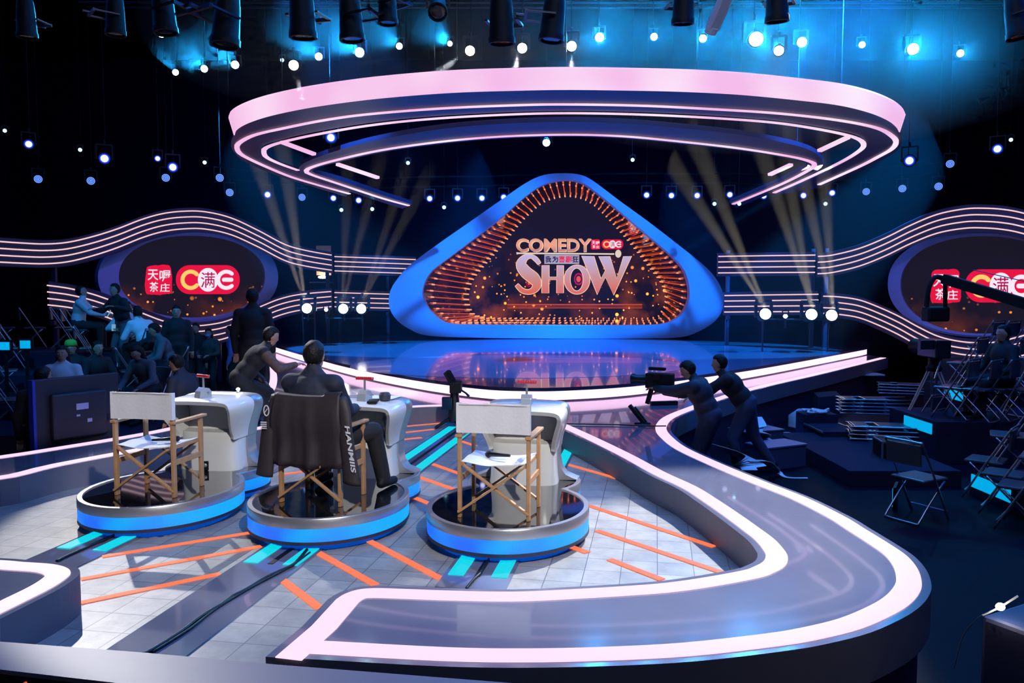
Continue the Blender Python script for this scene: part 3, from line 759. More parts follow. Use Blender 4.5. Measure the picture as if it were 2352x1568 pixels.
# ------------------------------------------------------------------ wave walls of light lines
def lerp_tab(tab, x):
    if x <= tab[0][0]: return tab[0][1]
    for (a, b), (c, d) in zip(tab, tab[1:]):
        if x <= c: return b + (d - b) * (x - a) / (c - a)
    return tab[-1][1]
YL = [(-200, 16.0), (0, 17.3), (400, 20.2), (660, 22.0), (762, 23.6), (768, 24.9), (960, 25.3)]
YR = [(1640, 21.6), (1875, 20.6), (2260, 18.2), (2500, 16.8)]
def wave(root, px, tab, dz=0.146, n=4, parts=True):
    pts = catmull([D(x, y, lerp_tab(tab, x)) for x, y in px], 6)
    mb = MB(); bk = [p + Vector((0, 0.06, 0)) for p in pts]
    mb.loft([[p + Vector((0, 0, 0.09)), p + Vector((0, 0.08, 0.09)), p + Vector((0, 0.08, -dz*(n-1) - 0.09)), p + Vector((0, 0, -dz*(n-1) - 0.09))] for p in bk])
    mb.build('backing_panel', NAVY, root)
    for k in range(n):
        MB().tube([p - Vector((0, 0, dz * k)) for p in pts], 0.017, 6).build('light_line', WAVE, root)
def wave_thing(label, upper, lower, tab):
    r = thing('light_wave', label, 'light wall')
    for u in upper: wave(r, u, tab)
    for u in lower: wave(r, u, tab)
    m_ = lower[0][len(lower[0])//2] if lower else upper[0][0]
    p = D(m_[0], m_[1], lerp_tab(tab, m_[0]))
    for x in (lower[0][0][0] + 10, lower[0][-1][0] - 10):
        q = D(x, 760, lerp_tab(tab, x)); a = Vector((q.x, q.y + 0.2, -0.5)); b = Vector((q.x, q.y + 0.2, 3.0))
        MB().bar(a, b, 0.09, 0.09).build('support_post', NAVY, r)
        MB().bar(Vector((q.x, q.y + 0.04, 1.2)), Vector((q.x, q.y + 0.24, 1.2)), 0.09, 0.09).build('bracket', NAVY, r)
    home(r, (p.x, p.y, -0.5)); return r
wave_thing('long pink light lines swelling like a wave around the left oval screen', [[(-150,545),(0,554.5),(36,557),(99,560),(153,556.6),(210,544),(268,526),(325,504),(373,490.6),(420,485),(470,486),(530,500),(593,529),(653,560.5),(700,574.4),(761,585.6)]], [[(108,655),(158,662),(208,674),(250,688),(285,702),(327,719),(382,739),(436,748),(490,744),(535,732),(604,701.5),(646,685.4),(692,675.5),(760,669.3)]], YL)
wave_thing('straight pink light lines between the left wave and the arch', [[(768,589),(860,592.5),(955,596)]], [[(768,671.6),(830,673.5),(900,675.5)]], YL)
wave_thing('straight pink light lines between the arch and the right wave', [[(1650,588.7),(1760,587),(1873,585.6)]], [[(1664,678.6),(1770,677),(1880,675.6)]], YR)
wave_thing('long pink light lines swelling like a wave around the right oval screen', [[(1879,588.7),(1912,585.6),(1973,570.5),(2033,546.3),(2094,516),(2154,491.8),(2215,479.7),(2260,478),(2306,481),(2352,489.7),(2440,515)]], [[(1891,680),(1927,681.6),(1973,688.6),(2018,705),(2064,726),(2109,750.6),(2154,771.8),(2200,783),(2245,787),(2291,784.6),(2352,770),(2420,750)]], YR)

# ------------------------------------------------------------------ oval side screens
def oval(label, pA, pB, oc, orr, ic, irr, logo, seedz):
    r = thing('oval_led_screen', label, 'screen')
    d = (pB - pA); d.z = 0; d.normalize(); nrm = Vector((d.y, -d.x, 0))
    if nrm.dot(-pA) < 0: nrm = -nrm
    f = plane_hit(pA, nrm)
    O_ = [f(*q, 0.0) for q in circ(*oc, *orr, 72, pw=0.93)]; I_ = [f(*q, 0.0) for q in circ(*ic, *irr, 72, pw=0.93)]
    mb = MB(); mb.loft([[p - nrm*0.35 for p in O_], O_, [a.lerp(b, .5) + nrm*0.03 for a, b in zip(O_, I_)], I_, [p - nrm*0.15 for p in I_]], cap=False)
    mb.build('oval_frame', mat('violet_white_frame', (0.5, 0.46, 0.62), 0.4), r, smooth='auto')
    S_ = [p - nrm*0.10 for p in I_]
    c_ = sum(I_, Vector()) / len(I_)
    sm = screen_material('side_screen_picture', (0.010, 0.008, 0.018), c_.x, c_.z - 1.0, 0.9, 2, 1.2)
    s_ = flat('screen_face', S_, nrm, sm, r, 0.05)
    fl_ = plane_hit(pA - nrm*0.08, nrm)
    sponsor_logo(fl_, s_, nrm, *logo)
    for q in (O_[50], O_[58]):
        MB().bar(Vector((q.x, q.y, -0.5)) - nrm*0.2, q - nrm*0.2, 0.1, 0.1).build('screen_post', NAVY, r)
    home(r, (c_.x, c_.y, -0.5)); return r
oval('left oval screen showing red logos inside the left wave of light lines', D(224, 634, 19.5), D(639, 634, 22.35), (432, 637), (207, 110), (441, 635), (168, 94), (1/5.227, 1/5.227, 220, 500), 1)
oval('right oval screen cut by the picture edge, red logos behind the camera crane', D(2040, 645, 20.25), D(2352, 645, 18.3), (2258, 652), (219, 123), (2258, 654), (190, 112), (1.12/5.227, 1.14/5.227, 2010, 494.5), 2)

# ------------------------------------------------------------------ local haze volumes, added to carry lamp halos and beams
def haze_bank(c, r, dens, label):
    m = bpy.data.materials.new('haze_bank'); m.use_nodes = True; nt = m.node_tree
    for n in list(nt.nodes):
        if n.type == 'BSDF_PRINCIPLED': nt.nodes.remove(n)
    vs = nt.nodes.new('ShaderNodeVolumeScatter'); vs.inputs['Color'].default_value = (0.9, 0.95, 1, 1)
    vs.inputs['Density'].default_value = dens; vs.inputs['Anisotropy'].default_value = 0.3
    nt.links.new(vs.outputs[0], [n for n in nt.nodes if n.type == 'OUTPUT_MATERIAL'][0].inputs['Volume'])
    o = MB().ell((0, 0, 0), r, 32).build('haze_bank', m, smooth=True); o.location = c
    tag(o, label, 'haze', kind='stuff')
haze_bank((5.0, 16.6, 7.0), (6.6, 1.9, 2.3), 0.042, 'added haze making a glow around the row of dazzling cyan lights')
haze_bank((-3.4, 16.2, 7.1), (3.9, 2.4, 1.6), 0.014, 'added haze making a glow around the smaller cyan lights on the left')

haze_bank((0.3, 15.3, 6.4), (2.2, 1.3, 1.5), 0.010, 'small patch of haze around the white spotlights above the ring')
haze_bank((-4.4, 22.0, 3.4), (4.2, 1.8, 4.4), 0.0045, 'haze behind the left half of the stage catching the upright beams')
haze_bank((6.8, 19.0, 3.4), (3.4, 1.6, 4.2), 0.0045, 'haze behind the right half of the stage catching the upright beams')
# ------------------------------------------------------------------ stage lights
def fixture(name, lens_mat, r=0.11, ln=0.30, yoke=True, label='', cat='stage light'):
    "hanging light, lens facing local -Y, Empty at the middle of the can"
    t = thing(name, label, cat)
    mb = MB(); mb.lathe((0, 0, 0), [(r*0.55, ln*0.62), (r*0.8, ln*0.5), (r*0.92, ln*0.2), (r, -ln*0.35), (r*1.08, -ln*0.38), (r*1.08, -ln*0.5), (r*0.9, -ln*0.5), (r*0.9, -ln*0.44), (0.001, -ln*0.44)], 16, axis='Y')
    mb.build('housing', BLACK, t, smooth='auto')
    mb = MB(); mb.lathe((0, 0, 0), [(0.001, -ln*0.455), (r*0.6, -ln*0.47), (r*0.87, -ln*0.455), (r*0.87, -ln*0.43)], 16, axis='Y'); mb.build('lens', lens_mat, t, smooth='auto')
    if yoke:
        mb = MB()
        for s_ in (-1, 1): mb.bar((s_*r*1.22, 0, -0.02), (s_*r*1.22, 0, r*2.3), 0.035, 0.02)
        mb.bar((-r*1.30, 0, r*2.3), (r*1.30, 0, r*2.3), 0.04, 0.03); mb.tube([(0, 0, r*2.3), (0, 0, r*3.1)], 0.02, 6)
        mb.build('yoke', DMETAL, t)
    return register(t)
def ring_lens(name, col, core, s_):
    m = bpy.data.materials.new(name); m.use_nodes = True; nt = m.node_tree; L = nt.links.new
    b = nt.nodes['Principled BSDF']; b.inputs['Base Color'].default_value = (0.01, 0.01, 0.02, 1)
    tc = nt.nodes.new('ShaderNodeTexCoord'); wv = nt.nodes.new('ShaderNodeTexWave'); wv.wave_type = 'RINGS'; wv.rings_direction = 'Y'
    wv.inputs['Scale'].default_value = 8.5; L(tc.outputs['Object'], wv.inputs[0])
    mx = nt.nodes.new('ShaderNodeMix'); mx.data_type = 'RGBA'; mx.inputs[6].default_value = (*col, 1); mx.inputs[7].default_value = (*core, 1)
    L(wv.outputs['Fac'], mx.inputs[0]); L(mx.outputs[2], b.inputs['Emission Color']); b.inputs['Emission Strength'].default_value = s_
    return m
def halo_lens(name, r0, r1):  # blue glow around the lamp is painted into the lens edge
    "white hot middle, saturated blue towards the edge of the lens"
    m = bpy.data.materials.new(name); m.use_nodes = True; nt = m.node_tree; L = nt.links.new
    b = nt.nodes['Principled BSDF']; b.inputs['Base Color'].default_value = (0.01, 0.01, 0.02, 1)
    tc = nt.nodes.new('ShaderNodeTexCoord'); vm = nt.nodes.new('ShaderNodeVectorMath'); vm.operation = 'MULTIPLY'; vm.inputs[1].default_value = (1, 0, 1)
    ln_ = nt.nodes.new('ShaderNodeVectorMath'); ln_.operation = 'LENGTH'; L(tc.outputs['Object'], vm.inputs[0]); L(vm.outputs[0], ln_.inputs[0])
    mr = nt.nodes.new('ShaderNodeMapRange'); mr.inputs[1].default_value = r0; mr.inputs[2].default_value = r1; L(ln_.outputs['Value'], mr.inputs[0])
    cr = nt.nodes.new('ShaderNodeValToRGB'); e = cr.color_ramp.elements; e[0].color = (1, 1, 1, 1); e[1].color = (0.0, 0.03, 0.55, 1); e[1].position = .6
    L(mr.outputs[0], cr.inputs[0]); L(cr.outputs[0], b.inputs['Emission Color']); b.inputs['Emission Strength'].default_value = 1.4
    return m
LENSC = emi('cyan_white_lens', (0.55, 1.0, 1.0), 40); LENSW = emi('warm_white_lens', (1.0, 0.93, 0.85), 30)
LENSB = halo_lens('blue_white_lens', 0.062, 0.098); LENSD = mat('dark_glass_lens', (0.01, 0.012, 0.02), 0.1)
RINGB = ring_lens('blue_ring_lens', (0.0, 0.03, 0.8), (0.25, 0.5, 1.0), 1.0)
LENSS = emi('small_cyan_lens', (0.3, 0.8, 1.0), 5)
fC = fixture('spotlight', LENSC, 0.10, 0.32, label='x'); fW = fixture('spotlight', LENSW, 0.07, 0.24, label='x')
fB = fixture('par_light', LENSB, 0.125, 0.2, label='x'); fR = fixture('par_light', RINGB, 0.12, 0.2, label='x')
fS_ = fixture('spotlight', LENSS, 0.055, 0.16, label='x')
fM = fixture('moving_head_light', LENSD, 0.135, 0.50, label='x')
used_f = {}
def aim(loc, target, roll=0):
    d = (Vector(target) - Vector(loc)).normalized()
    return d.to_track_quat('-Y', 'Z').to_euler()
def put(proto, px, py, Y, target, label, group, scale=1.0):
    loc = D(px, py, Y); rot = aim(loc, target)
    if not used_f.get(proto.name):
        used_f[proto.name] = True; proto.location = loc; proto.rotation_euler = rot; proto.scale = (scale,)*3
        proto['label'] = label; proto['group'] = group; return proto
    return dup(proto, loc, None, label, group, rot, scale)
nth = ['first', 'second', 'third', 'fourth', 'fifth', 'sixth', 'seventh', 'eighth', 'ninth', 'tenth', 'eleventh', 'twelfth', 'thirteenth']
# right-hand row of dazzling cyan lights over the ring, aimed towards the seats
big = [(1376,88,1.0,90),(1501,86,.8,45),(1613,90,.85,55),(1733,93,1.6,200),(1839,99,1.1,90),(1978,104,.7,35),(2093,115,1.25,140),(2203,124,.8,45)]
for i, (x, y, s_, e_) in enumerate(big):
    loc = D(x, y, 17.0)
    tgt = Vector((loc.x*0.3 + 0.6, -2.0, 3.6))
    put(fC, x, y, 17.0, tgt, f'dazzling cyan spotlight above the ring, {nth[i]} from the left', 'dazzling cyan spotlights', s_)
    spot(loc + (tgt - loc).normalized()*0.25*s_, tgt, e_ * 5.5, (0.002, 0.36, 1.0), 165, 0.9, 0.09)
left = [(404,167,.7,40),(470,159,.8,60),(541,150,.9,70),(733,131,.85,60),(827,122,1.1,90),(918,107,.75,40),(1034,101,.6,20)]
for i, (x, y, s_, e_) in enumerate(left):
    loc = D(x, y, 17.5); tgt = D(x - 330, y - 250, 8.5)
    put(fC, x, y, 17.5, tgt.lerp(Vector((0, 0, 3)), 0.35), f'cyan spotlight with a soft beam, {nth[i]} from the left of the left row', 'cyan spotlights on the left', s_)
    spot(loc + (tgt - loc).normalized()*0.25, tgt, e_ * 150, (0.01, 0.42, 1.0), 20, 0.8, 0.07)
wl = [(371,72,12,'under the rig near the top left'),(674,148,16,'left of the cyan light above the ring’s left side'),(1082,115,16,'third-last white one, beam slanting left above the ring'),(1200,109,16,'middle white one above the ring’s front'),(1313,104,16,'beside the first dazzling cyan light'),(1789,112,16,'tiny one between two dazzling cyan lights'),(1255,325,21,'low inside the ring over the arch')]
for x, y, Y, wt in wl:
    loc = D(x, y, Y)
    tg = {1082: D(760, 330, 15.5), 1200: D(1120, 330, 15.0), 1313: D(1313, 400, 15.2), 674: D(740, 400, 15)}.get(x, Vector((loc.x*0.8, loc.y - 3, 0)))
    put(fW, x, y, Y, tg.lerp(Vector((0, 0, EYE)), 0.55), f'small white spotlight {wt}', 'small white spotlights', 1.5 if Y > 15 else 1.0)
    if x in (1082, 1200, 1313, 674): spot(loc + (tg - loc).normalized()*0.2, tg, 9000, (0.9, 0.92, 1.0), 13, 0.6, 0.04)
pars = [(528,442,'R'),(615,447,'B'),(694,453,'R'),(766,455,'B'),(824,460,'B'),(987,456,'B'),(1051,455,'B'),(1107,455,'B'),(1157,453,'B'),(1485,448,'B'),(1542,449,'B'),(1601,449,'B'),(1676,447,'B'),(1754,450,'B'),(1845,449,'B'),(1911,443,'B'),(1989,440,'R'),(2072,433,'R'),(2155,428,'R')]
hb = thing('light_truss', 'dark lighting bar carrying the row of round blue lights behind the arch', 'truss')
tp = []
nB = nR = 0
for i, (x, y, k_) in enumerate(pars):
    Y = 25.6 - (0 if 760 < x < 1900 else abs(x - (760 if x < 800 else 1900)) * 0.011)
    loc = D(x, y, Y); tp.append(loc + Vector((0, 0, 0.38)))
    wh_ = (f'{nth[i]} from the left' if i < 9 else f'{nth[18 - i]} from the right')
    put(fB if k_ == 'B' else fR, x, y, Y, Vector((loc.x*0.2, 0, 2.2)), f'round blue {"glowing" if k_=="B" else "ringed"} light, {wh_} in the row behind the arch', 'round blue lights behind the arch', 1.0)
MB().tube(tp, 0.03, 6).build('lower_chord', BLACK, hb); MB().tube([p + Vector((0, 0, .3)) for p in tp], 0.03, 6).build('upper_chord', BLACK, hb)
for i in range(0, len(tp), 3): MB().tube([tp[i], Vector((tp[i].x, tp[i].y, 11.8))], 0.012, 5).build('hanging_cable', BLACK, hb)
home(hb, tp[0])
for i, (x, y) in enumerate([(88,411),(209,415),(381,408),(505,408),(2182,376)]):
    put(fR, x, y, 20, Vector((0, -2, 1)), f'dim ringed blue light, {["far left", "second from the left edge", "below the bright pair of cyan lights", "nearest the ring’s left tip", "alone at the right"][i]}', 'dim ringed blue lights', 0.9)
bright = [(66,331,1.1),(240,364,1.3),(362,364,.8),(397,384,1.2),(2089,369,1.3),(2291,342,1.2),(760,316,1.3)]
nm_ = ['nearest the left edge', 'biggest at the left below the dark rig', 'smaller one of the close pair at the left', 'larger one of the close pair at the left', 'just right of the ring', 'nearest the right edge', 'inside the ring at its left']
for i, (x, y, s_) in enumerate(bright):
    put(fB, x, y, 18, Vector((0, 0, 2)), f'bright bluish white light {nm_[i]}', 'bright bluish lights in the dark', s_ * 0.8)
small = [(11,300),(184,344),(470,373),(2322,321),(937,374),(1453,367),(784,482),(855,480),(1020,476),(1641,468),(1698,468),(1896,468),(648,138)]
nm_ = ['at the left edge', 'between two bigger lights far left', 'right of the bright left pair', 'near the right edge', 'inside the ring left of the arch top', 'inside the ring right of the arch top', 'below the ring’s left arms', 'just right of the one below the ring’s left arms', 'left of the arch slope', 'right of the arch slope', 'second right of the arch slope', 'third right of the arch slope', 'beside the white light above the ring']
for i, (x, y) in enumerate(small):
    put(fS_, x, y, 22, Vector((0, 0, 2)), f'tiny cyan light point, {nm_[i]}', 'tiny cyan lights', 1.0)
# big dark moving heads hanging into the top of the picture
heads = [(1152,45,9.2,(0.2,7,0),1.05),(1271,42,9.2,(1.5,8,0),1.0),(521,48,9.4,(-3.6,8.6,0),1.15),(806,42,9.4,(-3.0,8,0),1.0),(694,30,9.4,(-2.0,8.2,0),1.1),(376,28,9.4,(-4.4,8.0,0),.95),(890,14,9.4,(-1.0,8,0),.8),(1006,16,9.4,(-0.6,5,2),.75),(60,45,9.4,(-6.5,8,0),.8),(265,40,9.4,(-5.6,7,1),.8),(1570,8,9.4,(2.5,8,0),.9),(1785,0,9.4,(3.4,8.5,0),.95),(2335,40,9.0,(6,7,1),.9)]
nm_ = ['left one of the outlined pair over the ring', 'right one of the outlined pair over the ring', 'large, above the left cyan lights', 'right of the big left one, pointing down', 'between two larger ones at the upper left', 'with a small white light before it', 'small, right of the left group', 'turned towards the seats, bluish lens', 'near the top left corner', 'second from the top left corner', 'left of the white scanner lamp', 'right of the white scanner lamp', 'at the top right corner']
for i, (x, y, Y, tg, s_) in enumerate(heads):
    tg = (D(x, y, Y).x + (random.random()-.5)*1.2, Y - .9 + random.random()*1.6, 0) if i not in (7,) else tg
    put(fM, x, y, Y, tg, f'dark moving head light, {nm_[i]}', 'dark moving heads on the front truss', s_)
o = MB(); o.box((0, 0, 0), (0.13, 0.42, 0.10)); o.lathe((0, 0.27, 0), [(0.001, 0.02), (0.07, 0.0), (0.07, -0.08)], 12, axis='Y'); o.tube([(0, -.2, .05), (0, -.2, .5)], 0.015, 6)
o = o.build('scanner_lamp', WPLASTIC, bevel=0.01); o.location = D(1655, 22, 9.0); o.rotation_euler = (R(-50), 0, R(25))
tag(o, 'white scanner lamp tilted at the top edge between dazzling cyan lights', 'stage light')
def truss(y, z, x0, x1, label):
    t = thing('light_truss', label, 'truss', (0, y, z))
    for dy, dz in ((-.15, -.15), (.15, -.15), (-.15, .15), (.15, .15)): MB().tube([(x0, dy, dz), (x1, dy, dz)], 0.025, 6).build('chord', DMETAL, t)
    mb = MB(); n = int((x1 - x0) / 0.4); pts = [(x0 + k*0.4, -.15, -.15 if k % 2 else .15) for k in range(n)]
    mb.tube(pts, 0.012, 4); mb.build('lacing', DMETAL, t)
    for x in (x0 + 1, 0, x1 - 1): MB().tube([(x, 0, 0.1), (x, 0, 11.8 - z)], 0.012, 5).build('hanging_cable', BLACK, t)
truss(9.3, 6.15, -9, 9, 'dark aluminium truss at the very top carrying the moving heads')
truss(17.3, 8.05, -9, 11, 'dark aluminium truss behind the dazzling cyan lights')

rods = {}
for o in list(bpy.data.objects):
    if o.type == 'EMPTY' and o.name.split('.')[0] in ('spotlight', 'par_light', 'moving_head_light') and o.get('label') and o['label'] != 'x':
        key = 'left' if o.location.x < -1.5 else ('middle' if o.location.x < 4.5 else 'right')
        rods.setdefault(key, []).append(o)
for key, L_ in rods.items():
    t = thing('hanging_rods', f'thin dark hanging rods carrying the stage lights, {key} part of the rig', 'rig', (L_[0].location.x, L_[0].location.y, 11.8))
    b0 = t.location.copy()
    for o in L_:
        p = o.location + Vector((0, 0.05, 0.02)); MB().tube([p - b0, Vector((p.x, p.y, 11.8)) - b0], 0.009, 4).build('rod', BLACK, t)
# floor beam lights at the back of the stage
fl_ = [(708,710,((600,400),(655,380)),300,'left one of the left three'),(791,711,((800,380),(870,380)),300,'middle one of the left three'),(832,711,((930,400),(985,400)),300,'right one of the left three'),(1754,724,((1560,400),(1620,380)),300,'left one of the right three'),(1859,725,((1735,300),(1790,300)),300,'middle one of the right three'),(1905,727,((1820,300),(1885,300)),300,'right one of the right three')]
used_up = True
for x, y, tg, e_, wt in fl_:
    Y = (21.6 if x < 720 else 22.3) if x < 1000 else 19.3
    loc = D(x, y, Y)
    put(fW, x, y, Y, Vector((loc.x * 0.8, 10, 3.0)), f'warm floor beam light behind the stage, {wt}', 'floor beam lights behind the stage', 2.1)
    for k in tg:
        tt = D(k[0], k[1], Y + (-.5 if x < 720 else 1.1 if x < 1000 else 0.0))
        spot(loc + Vector((0, -0.25, 0.1)), tt, e_*230, (1.0, 0.88, 0.6), 7, 0.5, 0.04)
for x, y, wt in ((749, 711, 'left'), (1804, 726, 'right')):
    put(fW, x, y, 22.3 if x < 1000 else 19.3, Vector((0, 0, 2)), f'tiny white light point among the {wt} floor beam lights', 'floor beam lights behind the stage', 0.8)
def stand_row(xs, Y, label):
    t = thing('light_stand_rail', label, 'rail')
    ps = [D(x, 716, Y) + Vector((0, 0.05, -0.18)) for x in xs]
    MB().tube(ps, 0.02, 6).build('rail', DMETAL, t)
    for x in xs: q_ = D(x, 711 if Y > 21 else 725, Y); MB().tube([q_, Vector((q_.x, q_.y, q_.z - .3))], 0.02, 6).build('lamp_spigot', DMETAL, t)
    for p in (ps[0], ps[-1]): MB().tube([p, Vector((p.x, p.y, ZS))], 0.02, 6).build('post', DMETAL, t)
    home(t, (ps[0].x, Y, ZS))
stand_row((749, 791, 832), 22.3, 'low dark rail holding two of the left floor beam lights')
stand_row((695, 708, 722), 21.6, 'short dark rail under the leftmost floor beam light')
stand_row((1754, 1804, 1859, 1905), 19.3, 'low dark rail holding the right floor beam lights')
# lit backstage corner between the left light lines
bs = thing('dressing_table', 'backstage dressing table with a bright lamp seen between the left light lines', 'table')
q0 = D(735, 662, 27.0)
mb = MB().box((q0.x, 27.6, q0.z + 0.95), (0.5, 0.05, 1.0)); mb.build('mirror_panel', mat('cream_panel', (0.8, 0.6, 0.45), 0.5), bs)
MB().box((q0.x, 27.2, q0.z + 0.2), (0.7, 0.5, 0.04)).build('table_top', WHITEP, bs)
for s_ in (-.3, .3): MB().bar((q0.x + s_, 27.2, q0.z + .2), (q0.x + s_, 27.2, -0.5), 0.05, 0.4).build('leg', BLACK, bs)
MB().ell((q0.x, 27.4, q0.z + 0.38), (0.16, 0.06, 0.05)).build('lamp_bulb', emi('warm_bulb', (1.0, 0.75, 0.5), 25), bs, smooth=True)
home(bs, (q0.x, 27.2, -0.5))

# ================================================================== JUDGES' STATIONS
ZT = 0.25
def station_outline(d=0.0, n=72):
    "pear-shaped plan: round front, smaller round back, inset by d"
    a, b, r, c = 0.64 - d, 0.72 - d, 0.50 - d, 0.84
    inE = lambda x, y: (x/a)**2 + (y/b)**2 < 1
    inC = lambda x, y: x*x + (y-c)**2 < r*r
    E_ = [(a*math.sin(t), -b*math.cos(t)) for t in [2*math.pi*k/n for k in range(n)]]
    K_ = [(r*math.sin(t), c - r*math.cos(t)) for t in [2*math.pi*k/n for k in range(n)]]
    right = [p for p in E_[:n//2+1] if not inC(*p)]; left_ = [p for p in E_[n//2:] if not inC(*p)]
    top = [p for p in K_ if not inE(*p)]
    return right + top + left_[:]
def platform(cx, cy_, rz, label):
    t = thing('judge_platform', label, 'platform', (cx, cy_, 0), rz)
    def slab(name, mt_, z0, z1, d):
        mb = MB(); mb.prism(station_outline(d), z0, z1); return mb.build(name, mt_, t)
    slab('base', emi('platform_base_blue', (0.0, 0.06, 0.45), 0.9), 0.0, 0.06, 0.09)  # base slab has a dim even blue emission
    slab('lower_lip', NAVY, 0.06, 0.085, 0.0)
    slab('light_band', BANDB, 0.085, 0.185, 0.004)
    slab('platform_top', BGLOSS, 0.185, ZT, 0.035)
    o_ = [Vector((x, y, 0)) for x, y in station_outline(0.0)]; i_ = [Vector((x, y, 0)) for x, y in station_outline(0.045)]
    m_ = min(len(o_), len(i_))
    o_ = resample(o_, 140); i_ = resample(i_, 140)
    zz = lambda L_, z: [Vector((p.x, p.y, z)) for p in L_]
    mb = MB(); mb.loft([zz(o_, 0.185), zz(o_, 0.252), zz([a.lerp(b, .12) for a, b in zip(o_, i_)], 0.26), zz([a.lerp(b, .9) for a, b in zip(o_, i_)], 0.26), zz(i_, 0.251), zz(i_, 0.185)], cap=False)
    mb.build('rim', RIMW, t, smooth='auto')
    return t
def desk(cx, cy_, rz, label, extra=False):
    t = thing('judge_desk', label, 'desk', (cx, cy_, ZT), rz)
    c0_ = 0.84
    def sec(z, a, yn, yf, n=36, e=0.5):
        out = []
        cyy = (yn + yf)/2; by = (yf - yn)/2
        for k in range(n):
            t_ = 2*math.pi*k/n; c_, s_ = math.cos(t_), math.sin(t_)
            out.append(Vector((a*math.copysign(abs(c_)**e, c_), c0_ + cyy + by*math.copysign(abs(s_)**e, s_), z)))
        return out
    mb = MB(); mb.loft([sec(z, a, yn, yf) for z, a, yn, yf in ((0.0,.305,-.20,.20),(.06,.297,-.195,.18),(.2,.287,-.185,.16),(.33,.290,-.18,.16),(.36,.292,-.17,.16),(.375,.295,-.05,.16),(.46,.305,-.0,.17),(.55,.32,.02,.18),(.62,.32,.02,.18))])
    mb.build('pedestal', WHITEP, t, smooth='auto')
    path = [(.300,.30),(.312,.38),(.335,.46),(.362,.54),(.375,.60),(.366,.645),(.335,.672),(.28,.684),(.16,.690)]
    path = [(Vector((x, 0, z))) for x, z in path]; full = path + [Vector((0, 0, .692))] + [Vector((-p.x, 0, p.z)) for p in path[::-1]]
    full = catmull(full, 4)
    def band(name, mt_, y0f, y1f, th, grow_=0.0):
        rings = []
        for i, p in enumerate(full):
            tg = full[min(i+1, len(full)-1)] - full[max(i-1, 0)]; tg.normalize()
            nn = Vector((tg.z, 0, -tg.x)); 
            if nn.dot(p - Vector((0, 0, .3))) < 0: nn = -nn
            q = p + nn*grow_; r_ = p - nn*th
            y0, y1 = c0_ + y0f(p), c0_ + y1f(p)
            e_ = 0.018
            rings.append([Vector((q.x, y0+e_, q.z)), Vector((q.x, y1, q.z)), Vector((r_.x, y1, r_.z)), Vector((r_.x, y0+e_, r_.z)), Vector(((q.x*.75+r_.x*.25), y0, q.z*.75+r_.z*.25))])
        mb = MB(); mb.loft(rings); return mb.build(name, mt_, t, smooth='auto')
    near_ = lambda p: -.40 + .21*max(0, min(1, (.62 - p.z)/.30))**1.2
    band('desktop_shell', WHITEP, near_, lambda p: .06 + .0*p.z, .045)
    band('silver_back_shell', SILVER, lambda p: .05, lambda p: .22, .05, 0.008)
    for s_ in (-1, 1):
        rings = []
        for (x0, z0), (x1, z1) in (((.302,.30),(.26,.30)),((.298,.20),(.24,.2)),((.315,.11),(.24,.11)),((.36,.05),(.24,.03)),((.43,.02),(.24,.004)),((.47,.008),(.24,.002))):
            rings.append([Vector((s_*x0, c0_+.05, z0)), Vector((s_*x0, c0_+.22, z0)), Vector((s_*x1, c0_+.22, z1-.004)), Vector((s_*x1, c0_+.05, z1-.004))])
        mb = MB(); mb.loft(rings); mb.build('foot_flare', SILVER, t, smooth='auto')
    MB().box((0, c0_ + .205, .34), (.56, .02, .62)).build('back_panel', WHITEP, t, bevel=.005)
    return t
def buzzer(loc, rz, label):
    t = thing('plunger_buzzer', label, 'buzzer', loc, rz)
    mb = MB(); prof = [(-.06, 0), (.07, 0), (.07, .05), (.045, .085), (-.01, .095), (-.05, .06)]
    mb.loft([[Vector((x, y, z)) for y, z in prof] for x in (-.045, .045)]); mb.build('plunger_body', mat('pale_silver', (.6,.63,.63), .25, metal=.4), t, bevel=.004)
    MB().tube([(0, .01, .06), (0, .01, .195)], .010, 10).build('rod', SILVER, t)
    pts = []; rr = []
    for k in range(25): pts.append((-.085 + .17*k/24, .01, .20)); rr.append(.0145 + (.0025 if k % 3 == 0 else 0))
    MB().tube(pts, rr, 12).build('grip', REDP, t, smooth=True)
    MB().tube([(.05, .02, .05), (.085, .02, .05)], .006, 8).build('side_knob', SILVER, t)
    return t
